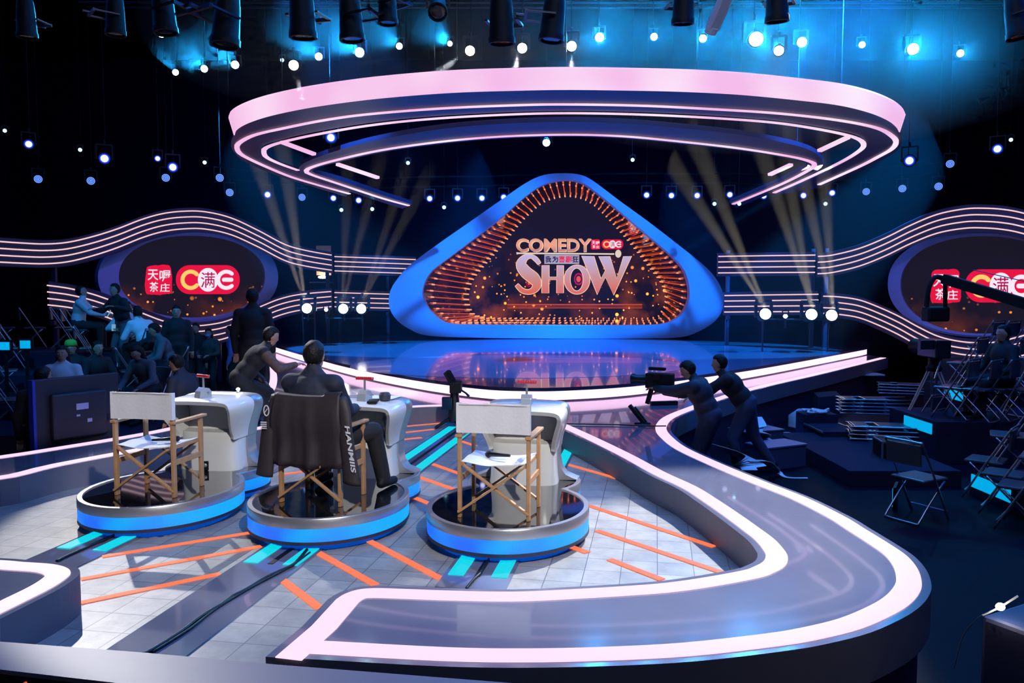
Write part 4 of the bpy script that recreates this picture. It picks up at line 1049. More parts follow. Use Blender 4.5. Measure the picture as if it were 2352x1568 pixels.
def director_chair(loc, rz, label):
    t = thing('director_chair', label, 'chair', loc, rz)
    hw, hd = .262, .20
    for sx in (-1, 1):
        mb = MB(); mb.box((sx*hw, -hd, .43), (.026, .045, .86)); mb.build('leg', WOOD, t, bevel=.004)
        mb = MB(); mb.box((sx*hw, hd, .30), (.026, .045, .60)); mb.build('leg', WOOD, t, bevel=.004)
        mb = MB(); mb.bar((sx*(hw+.004), -hd-.03, .615), (sx*(hw+.004), hd+.06, .615), .052, .022); mb.build('armrest', WOOD, t, bevel=.005)
        mb = MB(); mb.bar((sx*(hw-.022), -hd-.01, .405), (sx*(hw-.022), hd+.01, .405), .022, .03); mb.build('seat_rail', WOOD, t, bevel=.003)
        mb = MB(); mb.bar((sx*(hw+.0), -hd, .285), (sx*(hw+.0), hd, .285), .018, .045); mb.build('side_stretcher', WOOD, t, bevel=.003)
    for y in (-hd - .032, hd + .0):
        for sx in (-1, 1):
            yy = y + (.0 if sx > 0 else .02)
            mb = MB(); mb.bar((-sx*hw*1.02, yy, .045), (sx*(hw-.03), yy, .40), .018, .034, up=(0, 1, 0)); mb.build('cross_brace', WOOD, t, bevel=.003)
    mb = MB()
    for z in (.33,): mb.tube([(-hw, -hd, z), (-hw+.09, -hd, z)], .006, 6)
    for z in (.33,): mb.tube([(hw, -hd, z), (hw-.09, -hd, z)], .006, 6)
    # canvas seat, sagging
    nx, ny = 14, 8; rings = []
    for i in range(nx + 1):
        u = -1 + 2*i/nx; z = .428 - .028*(1 - u*u) + .002*math.sin(7*u)
        rings.append([Vector((u*(hw-.012), -hd + 2*hd*j/ny, z + .004*math.sin(j*1.3 + u*3))) for j in range(ny+1)] + [Vector((u*(hw-.012), -hd + 2*hd*j/ny, z - .006)) for j in range(ny, -1, -1)])
    MB().loft(rings).build('seat', CANVAS, t, smooth='auto')
    rings = []
    for i in range(19):
        u = -1 + 2*i/18; y = -hd - .028 + .015*(1-u*u) ; w_ = .0015*math.sin(9*u)
        if abs(u) > .94: y += 0
        rings.append([Vector((u*(hw+.017), y - .004 - w_, z)) for z in (.642, .70, .76, .82, .862 + .003*math.cos(6*u))] + [Vector((u*(hw+.017), y + .006 + (.036 if abs(u) > .9 else 0), z)) for z in (.862, .82, .76, .70, .642)])
    MB().loft(rings).build('backrest', CANVAS, t, smooth='auto')
    MB().tube([(-hw*.98, -hd-.032, .852), (0, -hd-.018, .852), (hw*.98, -hd-.032, .852)], .0025, 5).build('backrest_seam', mat('canvas_stitching', (.5,.48,.46), .9), t)
    return t
def lw(c, rz, p):
    q = Matrix.Rotation(rz, 3, 'Z') @ Vector(p); return Vector((c[0] + q.x, c[1] + q.y, c[2] + q.z if len(c) > 2 else q.z))
RZ = -R(10)
ST = [((-3.0, 6.86), 'left'), ((-1.5, 6.56), 'middle'), ((-0.03, 6.29), 'right')]
for (cx, cy_), w_ in ST:
    platform(cx, cy_, RZ, f'black topped pear shaped judge platform with blue light band, {w_} one of three')
    desk(cx, cy_, RZ, f'white and silver curved judge desk on the {w_} platform')
b1 = lw((-3.0, 6.86, ZT + .692), RZ, (-.02, .66, 0)); buzzer(b1, -R(35), 'plunger with red T grip on the left desk')
b2 = lw((-1.5, 6.56, ZT + .692), RZ, (.02, .76, 0)); buzzer(b2, -R(20), 'plunger with red T grip beside the papers on the middle desk')
b3 = lw((-0.03, 6.29, ZT + .692), RZ, (.03, .74, 0)); buzzer(b3, -R(8), 'plunger with red T grip on the right desk')
def chair_at(l, r):
    p, q = G(*l, .25), G(*r, .25); m_ = (p + q)/2; d = (q - p); rz = math.atan2(d.y, d.x)
    n_ = Vector((-d.y, d.x, 0)).normalized()
    c_ = m_ + n_*.20
    return Vector((c_.x, c_.y, .2505)), rz
cL1, rz1 = chair_at((276,1136), (395,1142)); cL2, rz2 = chair_at((648,1152), (782,1163)); cL3, rz3 = chair_at((1064,1187), (1206,1196))
director_chair(cL1, rz1, 'empty folding director chair with white canvas on the left platform')
director_chair(cL2, rz2, 'wooden director chair under the dark jacket on the middle platform')
director_chair(cL3, rz3, 'empty folding director chair with white canvas on the right platform')
MIC = mat('black_mic_body', (.012, .012, .014), .3)
def microphone(loc, rz, tilt, label):
    t = thing('microphone', label, 'microphone', loc); t.rotation_euler = (0, tilt, rz)
    mb = MB(); mb.lathe((0, 0, 0), [(.001, -.125), (.011, -.125), (.013, -.06), (.0175, .05), (.019, .06), (.001, .062)], 14, axis='X'); mb.build('handle', MIC, t, smooth='auto')
    MB().ell((.082, 0, 0), (.030, .026, .026), 14).build('mesh_head', mat('mic_grille', (.03,.03,.035), .5, metal=.6, bump=.8, bscale=300), t, smooth=True)
microphone(lw(cL3, rz3, (-.03, .02, .436)), rz3 + R(155), R(4), 'black handheld microphone lying on the seat of the right chair')
microphone(lw(cL1, rz1, (.06, .02, .436)), rz1 + R(12), R(-3), 'black handheld microphone lying on the seat of the left chair')
# papers, gadgets on the middle desk
zz = ZT + .6965
pt = lw((-1.5, 6.56, 0), RZ, (.12, .95, 0))
o = MB().box((0, 0, 0), (.30, .21, .004)).build('paper_sheet', PAPER); o.location = (pt.x, pt.y, zz + .002); o.rotation_euler = (0, 0, RZ - .1)
tag(o, 'white sheets of paper lying at the back of the middle desk', 'paper')
pt = lw((-1.5, 6.56, 0), RZ, (.16, .60, 0))
o = MB().box((0, 0, 0), (.09, .15, .02)).build('mobile_phone', MIC, bevel=.006); o.location = (pt.x, pt.y, zz + .012); o.rotation_euler = (0, 0, RZ + .2)
tag(o, 'black phone like handset near the front edge of the middle desk', 'phone')
pt = lw((-1.5, 6.56, 0), RZ, (.15, .77, 0))
o = MB().lathe((0, 0, 0), [(.001, 0), (.05, 0), (.055, .05), (.04, .07), (.001, .075)], 16).build('desk_speaker', mat('dark_grey_plastic', (.05,.05,.06), .4), smooth='auto'); o.location = (pt.x + .06, pt.y, zz)
tag(o, 'small round dark grey device between the papers and phone', 'device')
pt = lw((-0.03, 6.29, 0), RZ, (-.12, .66, 0))
o = MB().box((0, 0, 0), (.22, .15, .012)).build('clear_board', mat('pale_board', (.6, .68, .62), .2), bevel=.003); o.location = (pt.x, pt.y, zz + .007); o.rotation_euler = (0, 0, RZ)
tag(o, 'thin pale board lying in front of the plunger on the right desk', 'board')
lp = lw((-3.0, 6.86, 0), RZ, (.16, .99, 0))
t = thing('desk_lamp', 'small dazzling white lamp on the rear rim of the left desk', 'lamp', (lp.x, lp.y, zz))
MB().lathe((0, 0, 0), [(.001, 0), (.02, 0), (.02, .01), (.008, .012), (.008, .025), (.001, .025)], 12).build('lamp_base', SILVER, t)
MB().ell((0, 0, .035), (.018, .018, .016), 12).build('lamp_bulb', emi('white_bulb', (1, .98, .95), 60), t, smooth=True)
bp_ = lw((-1.5, 6.56, ZT), RZ, (-.36, .42, 0))
t = thing('water_bottle', 'clear bottle with a blue cap and label under the middle chair', 'bottle', bp_)
MB().lathe((0, 0, 0), [(.001, 0), (.03, 0), (.032, .05), (.032, .14), (.012, .19), (.012, .2), (.001, .2)], 14).build('bottle_body', mat('blue_label', (.03,.2,.7), .2), t, smooth='auto')
MB().lathe((0, 0, .2), [(.001, 0), (.015, 0), (.015, .02), (.001, .02)], 12).build('cap', mat('blue_cap', (.02,.1,.6), .3), t)
t = thing('outlet_box', 'small black and silver socket on the foot of the left desk', 'socket', lw((-3.0, 6.86, ZT), RZ, (.0, .63, .005)))
MB().box((.0, 0, .045), (.075, .018, .085)).build('plate', BLACK, t, bevel=.003); MB().ell((.008, -.012, .05), (.022, .008, .02), 10).build('plug', SILVER, t, smooth=True); MB().box((-.02, -.012, .02), (.02, .008, .02)).build('switch', SILVER, t)

# ------------------------------------------------------------------ PEOPLE
import numpy as np
def ik(a, b, l1, l2, hint):
    d = b - a; L = min(d.length, (l1 + l2)*.985); u = d.normalized()
    x = (l1*l1 - l2*l2 + L*L)/(2*L); h = math.sqrt(max(0, l1*l1 - x*x))
    hp = Vector(hint); hp = (hp - u*hp.dot(u)).normalized()
    return a + u*x + hp*h, a + u*L
def person(name, label, loc, rz, kind='stand', lean=0, h=1.72, arms=None, legs=None, head=(0, 0), cols=None, sleeves=True, voxel=.016, hair='short', face=True, seat=.45, group=None, mask=None, twist=0, hatm=None, bulk=1.18, sleeve=None):
    s = h/1.72; th = R(lean); up = Vector((0, math.sin(th), math.cos(th)))
    fw = Vector((0, math.cos(th), -math.sin(th)))
    if kind == 'stand': pel = Vector((0, 0, .93*s))
    elif kind == 'sit': pel = Vector((0, 0, seat + .10))
    else: pel = Vector((0, 0, .60))
    Tw = Matrix.Rotation(R(twist), 3, 'Z')
    X = Tw @ Vector((1, 0, 0)); fw = Tw @ fw; up = Tw @ up
    A = lambda d, f_=0, x=0: pel + up*d*s + fw*f_*s + X*x*s
    neck = A(.50); hd = A(.69, .035) 
    hr = Matrix.Rotation(R(head[0]), 3, 'Z') @ Tw
    hu = (hr @ Matrix.Rotation(-R(head[1]), 3, 'X')) @ Vector((0, 0, 1)); hf = (hr @ Matrix.Rotation(-R(head[1]), 3, 'X')) @ Vector((0, 1, 0)); hx = hf.cross(hu).normalized()
    hd = neck + (up*.035 + hu*.118)*s + hf*.022*s; bk = bulk*s
    cap = []   # a, b, ra, rb, tag
    E = []     # ellipsoids c, r, matrix, tag
    Mt = Matrix((X, fw, up)).transposed(); Mh = Matrix((hx, hf, hu)).transposed()
    E += [(A(.02), (.155*bk, .12*bk, .12*s), Mt, 2), (A(.14), (.150*bk, .112*bk, .17*s), Mt, 1), (A(.33, .0), (.170*bk, .118*bk, .19*s), Mt, 1)]
    shl = [A(.43, -.005, -.155*bulk), A(.43, -.005, .155*bulk)]
    cap += [(shl[0], shl[1], .066*bk, .066*bk, 1), (A(.43, 0, -.10), A(.53, 0, -.02), .066*s, .055*s, 1), (A(.43, 0, .10), A(.53, 0, .02), .066*s, .055*s, 1), (A(.47, 0), A(.555, .005), .062*s, .060*s, 1)]
    cap += [(neck - up*.03*s, hd - hu*.05*s, .054*s, .05*s, 0)]
    E += [(hd + hu*.015*s, (.074*s, .094*s, .105*s), Mh, 0), (hd - hu*.05*s + hf*.022*s, (.056*s, .064*s, .068*s), Mh, 0)]
    E += [(hd + hf*.095*s - hu*.015*s, (.013*s, .018*s, .022*s), Mh, 0), (hd + hx*.076*s - hu*.01*s, (.012*s, .02*s, .03*s), Mh, 0), (hd - hx*.076*s - hu*.01*s, (.012*s, .02*s, .03*s), Mh, 0)]
    arms = arms or {}; hands = []
    for i, sx in enumerate((-1, 1)):
        sh_ = shl[i]; spec = arms.get('LR'[i])
        if spec is None: wr = sh_ + Vector((sx*.07, .06, -.52*s)) if kind == 'stand' else sh_ + Vector((sx*.02, .30, -.36))
        else: wr = Vector(spec[:3])
        hint = spec[3] if spec and len(spec) > 3 else (sx*.6, -.6, -.4)
        el, wr = ik(sh_, wr, .29*s, .25*s, hint)
        cap += [(sh_, el, .060*bk, .050*bk, 7), (el, wr, .048*bk, .036*bk, 7 if sleeves else 0)]
        hands.append((wr, (wr - el).normalized(), sx))
    legs = legs or {}
    for i, sx in enumerate((-1, 1)):
        hp = pel + X*sx*.095*s + Vector((0, 0, -.02)); spec = legs.get('LR'[i])
        if spec: an = Vector(spec[:3])
        elif kind == 'stand': an = Vector((sx*.11*s, -.02, .085*s))
        elif kind == 'sit': an = Vector((sx*.13, .44, .085))
        else: an = Vector((sx*.16, .1 if sx < 0 else -.12, .085))
        hint = spec[3] if spec and len(spec) > 3 else (sx*.15, 1, .25)
        kn, an = ik(hp, an, .44*s, .43*s, hint)
        toe = an + Tw @ Vector((sx*.02, .17*s, -.045*s))
        cap += [(hp, kn, .090*bk, .064*bk, 2), (kn, an, .060*bk, .050*bk, 2), (an - Vector((0, .05*s, .03*s)), toe, .042*s, .036*s, 3)]
    mb = MB()
    for c_, r_, M_, tg in E: mb.ell(c_, r_, 18, M=M_)
    for a, b, ra, rb, tg in cap:
        d = (b - a); L = d.length; d.normalize()
        pts = [a - d*ra*.98, a - d*ra*.75, a - d*ra*.35, a, b, b + d*rb*.35, b + d*rb*.75, b + d*rb*.98]
        mb.tube(pts, [ra*.2, ra*.66, ra*.94, ra, rb, rb*.94, rb*.66, rb*.2], 12)
    tmp = mb.build('tmp', BLACK)
    rm = tmp.modifiers.new('r', 'REMESH'); rm.mode = 'VOXEL'; rm.voxel_size = voxel
    sm = tmp.modifiers.new('s', 'SMOOTH'); sm.iterations = 3; sm.factor = .5
    dg = bpy.context.evaluated_depsgraph_get(); dg.update()
    me = bpy.data.meshes.new_from_object(tmp.evaluated_get(dg)); bpy.data.objects.remove(tmp)
    # which cloth covers each face
    cen = np.zeros(len(me.polygons)*3); me.polygons.foreach_get('center', cen); cen = cen.reshape(-1, 3)
    best = np.full(len(cen), 1e9); lab = np.zeros(len(cen), int)
    for c_, r_, M_, tg in E:
        q = (cen - np.array(c_)) @ np.array(M_); k_ = np.linalg.norm(q/np.array(r_), axis=1); d = (k_ - 1)*min(r_)
        m_ = d < best; best[m_] = d[m_]; lab[m_] = tg
    for a, b, ra, rb, tg in cap:
        a_, b_ = np.array(a), np.array(b); ab = b_ - a_; t_ = np.clip(((cen - a_) @ ab)/(ab @ ab), 0, 1)
        d = np.linalg.norm(cen - a_ - t_[:, None]*ab, axis=1) - (ra + (rb - ra)*t_)
        m_ = d < best; best[m_] = d[m_]; lab[m_] = tg
    # hands with separate fingers, eyes, brows, lips joined into the same body mesh
    ex = MB()
    for wr, d, sx in hands:
        side = d.cross(Vector((0, 0, 1)));
        if side.length < .2: side = Vector((0, 1, 0)) if abs(d.z) > .8 else Vector((1, 0, 0))
        side.normalize(); nn = side.cross(d).normalized()
        Mp = Matrix((side, nn, d)).transposed()
        ex.ell(wr + d*.045*s, (.040*s, .018*s, .055*s), 12, 0, Mp)
        for k in range(4):
            b0 = wr + d*.082*s + side*(-.028 + .0187*k)*s; L = (.068, .078, .074, .058)[k]*s
            b1 = b0 + d*L*.45 - nn*.008*s; b2 = b1 + d*L*.33 - nn*.016*s; b3 = b2 + d*L*.2 - nn*.018*s
            ex.tube([b0 - d*.01, b0, b1, b2, b3], [.008*s, .0088*s, .008*s, .0072*s, .005*s], 8, 0)
        ts = side if sx < 0 else -side
        t0 = wr + d*.03*s + ts*.03*s; ex.tube([t0, t0 + (d*.6 + ts*.8)*.035*s, t0 + (d*.9 + ts*.7)*.055*s - nn*.008*s], [.012*s, .010*s, .007*s], 8, 0)
    if face:
        for sx in (-1, 1):
            ex.ell(hd + hx*sx*.031*s + hf*.086*s + hu*.006*s, (.012*s, .006*s, .006*s), 10, 5, Mh)
            ex.ell(hd + hx*sx*.031*s + hf*.0905*s + hu*.006*s, (.005*s, .004*s, .005*s), 8, 4, Mh)
            ex.ell(hd + hx*sx*.032*s + hf*.088*s + hu*.026*s, (.017*s, .006*s, .003*s), 8, 4, Mh)
        ex.ell(hd + hf*.082*s - hu*.062*s, (.021*s, .008*s, .006*s), 10, 6, Mh)
    bm = bmesh.new(); bm.from_mesh(me)
    bm.faces.ensure_lookup_table()
    for f_, l_ in zip(bm.faces, lab): f_.material_index = int(l_)
    vs = [bm.verts.new(v) for v in ex.v]
    for f_, mi in zip(ex.f, ex.m):
        try:
            nf = bm.faces.new([vs[i] for i in f_]); nf.material_index = mi
        except ValueError: pass
    for f_ in bm.faces: f_.smooth = True
    idx = [f_.material_index for f_ in bm.faces]
    bm.to_mesh(me); bm.free(); me.name = 'body'
    cols = cols or (SKIN, BLACKC, BLACKC, BLACK)
    me.materials.clear()
    for m_ in list(cols) + [HAIR, mat('eye_white', (.7,.7,.7), .3), mat('lips', (.35,.12,.1), .5), sleeve or cols[1]]: me.materials.append(m_)
    me.polygons.foreach_set('material_index', idx)
    t = thing(name, label, 'person', loc, rz, group)
    bo = bpy.data.objects.new('body', me); C.objects.link(bo); bo.parent = t
    if hair:
        mb = MB(); n1, n2 = 26, 14
        rings = []
        for i in range(1, n2):
            ph = math.pi*(i/n2 - .5); g_ = []
            for k in range(n1):
                a = 2*math.pi*k/n1
                p = Vector((math.cos(ph)*math.cos(a), math.cos(ph)*math.sin(a), math.sin(ph)))
                low = -.80 if hair != 'long' else -.95
                fr = .30 if hair != 'hat' else .1
                sc = 1.0
                if p.y > .12 and p.z < fr + .35*(p.y): sc = .84
                if p.z < low: sc = .86
                sc *= 1 + .02*math.sin(11*a + 5*ph) + .012*math.sin(23*a)
                g_.append(hd + hu*.022*s + hx*p.x*.087*s*sc + hf*(p.y*.106*sc - .006)*s + hu*p.z*.108*s*sc)
            rings.append(g_)
        mb.loft(rings)
        if hair == 'long':
            rr = []
            for i, (dz, w2, dp) in enumerate(((.06,.09,.07),(-.02,.098,.085),(-.1,.10,.07),(-.18,.105,.06),(-.26,.10,.045),(-.32,.07,.02))):
                rr.append([hd + hx*w2*s*math.cos(2*math.pi*k/16) + hf*(dp*s*math.sin(2*math.pi*k/16) - .055*s) + hu*dz*s for k in range(16)])
            mb.loft(rr)
        mb.build('hair', HAIR, t, smooth=True)
    if hatm:
        mb = MB(); mb.loft([[hd + hu*(.03 + z)*s + hx*r_*s*math.cos(2*math.pi*k/20) + hf*r_*1.12*s*math.sin(2*math.pi*k/20) for k in range(20)] for r_, z in ((.088, .0), (.096, .012), (.094, .05), (.075, .088), (.04, .104), (.006, .108))])
        mb.build('cap', hatm, t, smooth=True)
    if mask:
        mb = MB(); rr = []
        for i, v in enumerate((-1, -.5, 0, .5, 1)):
            rr.append([hd + hx*math.sin(a_)*.066*s + hf*(math.cos(a_)*.088 + .008*(1 - v*v))*s + hu*(-.045 + .035*v)*s for a_ in [R(-62 + 124*k/10) for k in range(11)]])
        mb.loft(rr, cap=False, closed_ring=False); o_ = mb.build('face_mask', mask, t, smooth=True); sd = o_.modifiers.new('s', 'SOLIDIFY'); sd.thickness = .004
    return t, dict(head=hd, wr=[q[0] for q in hands], neck=neck)

# the seated judge, seen from behind
jd = lw(cL2, rz2, (-.10, .0, 0)); SH = .2505
person('person', 'person in dark navy shirt seated with back to the camera at the middle desk', (jd.x, jd.y, SH), rz2, 'sit', lean=4, h=1.74, seat=.40, head=(0, 4),
       arms={'L': (-.17, .43, .68, (-.5, -.8, -1)), 'R': (.17, .43, .68, (.5, -.8, -1))}, legs={'R': (.44, .42, .085, (.9, 1, .3)), 'L': (-.15, .42, .085)},
       cols=(SKIN, NAVYC, BLACKC, BLACK), voxel=.011, bulk=1.26)
# ---- the jacket over the chair back
jk = thing('draped_jacket', 'dark brown jacket with white lettering draped over the middle chair back', 'jacket', cL2, rz2)
rings = []
nx = 30
for i in range(nx + 1):
    u = -1 + 2*i/nx; col_o, col_i = [], []
    for j in range(13):
        v = j/12; z = .868 - .56*v - .012*math.cos(3*u)*v
        x = u*(.285 + .055*v); fold = .018*math.sin(u*8.5 + 1)*v + .010*math.sin(u*17)*v + .02*math.exp(-((u-.62)/.1)**2)*v
        y = -.245 - .035*math.sin(math.pi*min(1, v*1.6)) - fold - .02*v
        col_o.append(Vector((x, y, z))); col_i.append(Vector((x, y + .012, z)))
    sag = -.018*math.cos(u*math.pi/2) + .02*(u > .5)
    t_o = [Vector((u*.285, -.225, .885 + sag)), Vector((u*.283, -.19, .888 + sag)), Vector((u*.28, -.165, .86 + sag)), Vector((u*.275, -.160, .70))]
    rings.append(t_o[::-1] + col_o + col_i[::-1] + [p + Vector((0, -.008 if k == 0 else .0, -.010)) for k, p in enumerate(t_o)])
MB().loft(rings).build('jacket_body', JACKET, jk, smooth=True)
for s_ in (-1, 1):
    pts = catmull([Vector((s_*.285, -.215, .865)), Vector((s_*.325, -.235, .72)), Vector((s_*.345, -.25, .55)), Vector((s_*.365, -.25, .38)), Vector((s_*(.385), -.245, .22 if s_ < 0 else .20))], 5)
    rings = []
    for i, p in enumerate(pts):
        v = i/(len(pts)-1); rx = .045 + .028*v; ry = .03 + .012*v
        rings.append([p + Vector((rx*math.cos(a)*(1 + .06*math.sin(3*a + 9*v)), ry*math.sin(a), .012*math.sin(5*v + a))) for a in [2*math.pi*k/18 for k in range(18)]])
    MB().loft(rings).build('sleeve', JACKET, jk, smooth=True)
LET = mat('white_print', (.75, .75, .78), .6)
# lettering down the right sleeve
a0 = Vector((.392, -.300, .655)); dn = Vector((.055, .0, -.38)).normalized(); sd_ = Vector((dn.z, 0, -dn.x)); 
ob = txt('HANMIIS', 'sleeve_lettering', LET, jk, Vector((0,0,0)), (1,0,0), (0,1,0), .36, .042, 0, .03)
for v in ob.data.vertices:
    q = v.co.copy(); sh_ = q.x + q.y*.25
    v.co = Vector((.355, -.298, .66)) + dn*sh_ + Vector((-dn.z, 0, dn.x))*(q.y) 
ob2 = ringflat('sleeve_emblem', [Vector((-.338 + .026*math.cos(a), -.279, .745 + .045*math.sin(a))) for a in [2*math.pi*k/24 for k in range(24)]], [Vector((-.338 + .019*math.cos(a), -.279, .745 + .036*math.sin(a))) for a in [2*math.pi*k/24 for k in range(24)]], LET, jk, (0, -1, 0), .006)
MB().bar((-.35, -.281, .73), (-.326, -.281, .76), .006, .006).build('sleeve_emblem', LET, jk)
for k in range(4):
    MB().bar((-.378, -.298, .655 - k*.016), (-.325, -.298, .655 - k*.016), .004, .008).build('sleeve_patch', LET, jk)

# cables along the tracks
def cable(pts, r, label, z=.012):
    P_ = catmull([G(x, y, z) + Vector((0, 0, 0)) for x, y in pts], 6)
    o = MB().tube(P_, r, 7).build('cable', CABLE, smooth=True); tag(o, label, 'cable'); return o
cable([(705,1262),(690,1280),(672,1297),(640,1312),(612,1325),(590,1338),(560,1356),(535,1368),(508,1388),(480,1404),(450,1424),(420,1447),(385,1470),(345,1494),(330,1502)], .012, 'thick black cable snaking along the middle track to the front platform', .02)
cable([(712,1268),(668,1300),(600,1336),(540,1370),(490,1402),(432,1446),(350,1497)], .007, 'thinner black cable running beside the thick one on the middle track', .018)
cable([(278,1220),(262,1228),(240,1240),(222,1246),(200,1256),(168,1270),(150,1278),(130,1288)], .010, 'black cable lying in the slot of the left track', .018)
cable([(1128,1270),(1122,1285),(1112,1300),(1104,1315),(1090,1328),(1078,1342),(1072,1350)], .010, 'black twisted cable in the slot of the right track', .018)
cable([(1300,973),(1360,974),(1420,975),(1480,978),(1530,978)], .008, 'thin black cable crossing the glossy deck right of the desks', .255)

# camera dolly at the far end of the middle track
cd = G(1045, 980, 0); t = thing('camera_rig', 'dark low camera rig standing at the far end of the middle track', 'camera', (cd.x, cd.y - .05, 0))
mb = MB(); 
for a in (90, 210, 330): mb.tube([(0, 0, .18), (.30*math.cos(R(a)), .30*math.sin(R(a)), .02)], .022, 8)
mb.build('dolly_legs', BLACK, t)
MB().lathe((0, 0, 0), [(.001, .1), (.09, .1), (.10, .2), (.07, .35), (.06, .5), (.001, .5)], 16).build('column', DMETAL, t, smooth='auto')
MB().box((-.10, -.08, .36), (.14, .10, .17)).build('monitor', mat('dark_screen', (.01,.015,.05), .1), t, bevel=.008)
MB().box((.02, 0, .58), (.16, .30, .15)).build('camera_body', BLACK, t, bevel=.01)
MB().lathe((.02, .15, .58), [(.001, 0), (.05, 0), (.045, .12), (.06, .17), (.055, .18), (.001, .17)], 16, axis='Y').build('lens', MIC, t, smooth='auto')
MB().bar((-.02, -.02, .64), (-.10, -.08, .80), .07, .09).build('viewfinder', BLACK, t)
MB().tube([(.08, -.05, .55), (.17, -.10, .50), (.21, -.12, .46)], [.014, .014, .02], 8).build('pan_handle', MIC, t)
# small things on the glossy deck
p = G(1525, 930, .24); o = MB().box((0, 0, .03), (.42, .08, .06)).build('cable_ramp', BLACK, bevel=.01); o.location = (p.x, p.y, .24); o.rotation_euler = (0, 0, R(12)); tag(o, 'flat black bar lying on the glossy deck behind the cameramen', 'cable cover')
p = G(1470, 972, .24); t = thing('folded_stand', 'black folded stand leaning on the glossy deck left of the cameramen', 'stand', (p.x, p.y, .24))
MB().bar((.05, 0, .0), (-.12, .10, .22), .05, .04).build('stand_tube', BLACK, t); MB().bar((.10, -.02, .0), (-.05, .1, .2), .02, .02).build('stand_brace', DMETAL, t)
for a in (0, 1): MB().tube([(.06, 0, .01), (.12 - .2*a, -.08, .012)], .012, 6).build('stand_foot', DMETAL, t)

# ================================================================== SEATING ON THE LEFT
blocks = [(-13.5, -5.6, 11.9, 13.3, -.22), (-13.5, -6.0, 13.3, 14.7, .08), (-13.5, -6.6, 14.7, 16.1, .38), (-13.5, -7.6, 16.1, 17.6, .70)]
for i, (x0, x1, y0, y1, z) in enumerate(blocks):
    o = MB().box(((x0+x1)/2, (y0+y1)/2, (z-.5)/2), (x1-x0, y1-y0, z+.5)).build('seating_riser', CARPET, bevel=.01)
    tag(o, f'dark carpeted seating step on the left, {["lowest", "second from the bottom", "third from the bottom", "topmost"][i]} of four', 'riser', 'seating steps on the left')
def zfl(x, y):
    for x0, x1, y0, y1, z in blocks:
        if x0 <= x <= x1 and y0 <= y < y1: return z
    return -.5
def folding_chair():
    t = thing('folding_chair', 'x', 'chair')
    mb = MB(); mb.box((0, .02, .445), (.40, .40, .035)); mb.build('seat', VINYL, t, bevel=.014)
    mb = MB(); rings = []
    for i in range(9):
        u = -1 + 2*i/8; y = -.235 - .02*(1-u*u)
        rings.append([Vector((u*.2, y - .012, .62)), Vector((u*.2, y - .03, .84)), Vector((u*.2, y - .005, .84)), Vector((u*.2, y + .012, .62))])
    mb.loft(rings); mb.build('backrest', VINYL, t, smooth='auto')
    fr = [(-.215, .22, .012), (-.215, .02, .38), (-.215, -.235, .83), (-.18, -.255, .865), (.18, -.255, .865), (.215, -.235, .83), (.215, .02, .38), (.215, .22, .012)]
    MB().tube(catmull([Vector(p) for p in fr], 3), .0125, 7).build('front_leg_frame', CHROME, t, smooth=True)
    rr = [(-.195, .16, .43), (-.195, -.08, .20), (-.195, -.24, .03), (-.16, -.255, .013), (.16, -.255, .013), (.195, -.24, .03), (.195, -.08, .20), (.195, .16, .43)]
    MB().tube(catmull([Vector(p) for p in rr], 3), .0115, 7).build('rear_leg_frame', CHROME, t, smooth=True)
    MB().tube([(-.215, .20, .10), (.215, .20, .10)], .009, 6).build('cross_bar', CHROME, t)
    return register(t)
fch = folding_chair(); used_c = [False]
def fold_at(loc, rz, label, group, rot=None):
    if not used_c[0]:
        used_c[0] = True; fch.location = loc; fch.rotation_euler = rot or (0, 0, rz); fch['label'] = label; fch['group'] = group; return fch
    return dup(fch, loc, rz, label, group, rot)
rowsL = [(17.0, .70, [-11.4, -10.75, -10.1, -9.45]), (15.5, .38, [-10.9, -10.25, -9.6, -8.15]), (14.1, .08, [-9.6, -8.95, -7.6, -6.7]), (12.6, -.22, [-8.6, -7.95])]
nmr = ['back', 'third', 'second', 'front']; nmc = ['nearest the left edge', 'second from the left edge', 'third from the left edge', 'nearest the stage']
for ri, (y, z, xs) in enumerate(rowsL):
    for ci, x in enumerate(xs):
        fold_at(Vector((x, y, z + .001)), R(-62 + random.uniform(-5, 5)), f'empty dark folding chair in the {nmr[ri]} row at left, {nmc[ci]}', 'empty folding chairs on the left steps')
for a, b, wt in (((0, 783), (20, 803), 'at the very left edge'), ((46, 779), (70, 800), 'second from the left edge')):
    p = D((a[0]+b[0])/2, (a[1]+b[1])/2, 13.25); t = thing('step_light', f'glowing cyan step light in the left seating, {wt}', 'step light', (p.x, 13.27, p.z - .1))
    MB().box((0, 0, .09), (.24, .04, .20)).build('light_case', BLACK, t); MB().box((0, -.022, .09), (.17, .01, .13)).build('light_panel', STEPB, t); MB().box((0, 0.01, -.6), (.05, .03, 1.25)).build('light_post', BLACK, t)
# people on the left: picture place of the head, height of the head above their floor
CY = mat('pale_shirt', (.55, .62, .66), .8, bump=.3, bscale=16); GRY = mat('grey_jacket', (.10, .11, .13), .8, bump=.3, bscale=14); BLS = mat('blue_shirt', (.08, .18, .5), .8); PAT = mat('dark_patterned_coat', (.03, .06, .055), .8, var=.8, bscale=30)
GRN = mat('green_cap', (.08, .5, .05), .7); WHC = mat('white_jacket', (.7, .75, .8), .75, bump=.3, bscale=12); BRN = mat('brown_checked_sleeve', (.12, .07, .06), .8, var=.6, bscale=25)
def find(px, py, hh, Y0):
    best = None
    for k in range(160):
        Y = 8.5 + k*.06; p = D(px, py, Y); e_ = abs(p.z - (zfl(p.x, Y) + hh)) + .02*abs(Y - Y0)
        if best is None or e_ < best[0]: best = (e_, p, Y)
    _, p, Y = best
    return Vector((p.x, Y, zfl(p.x, Y)))
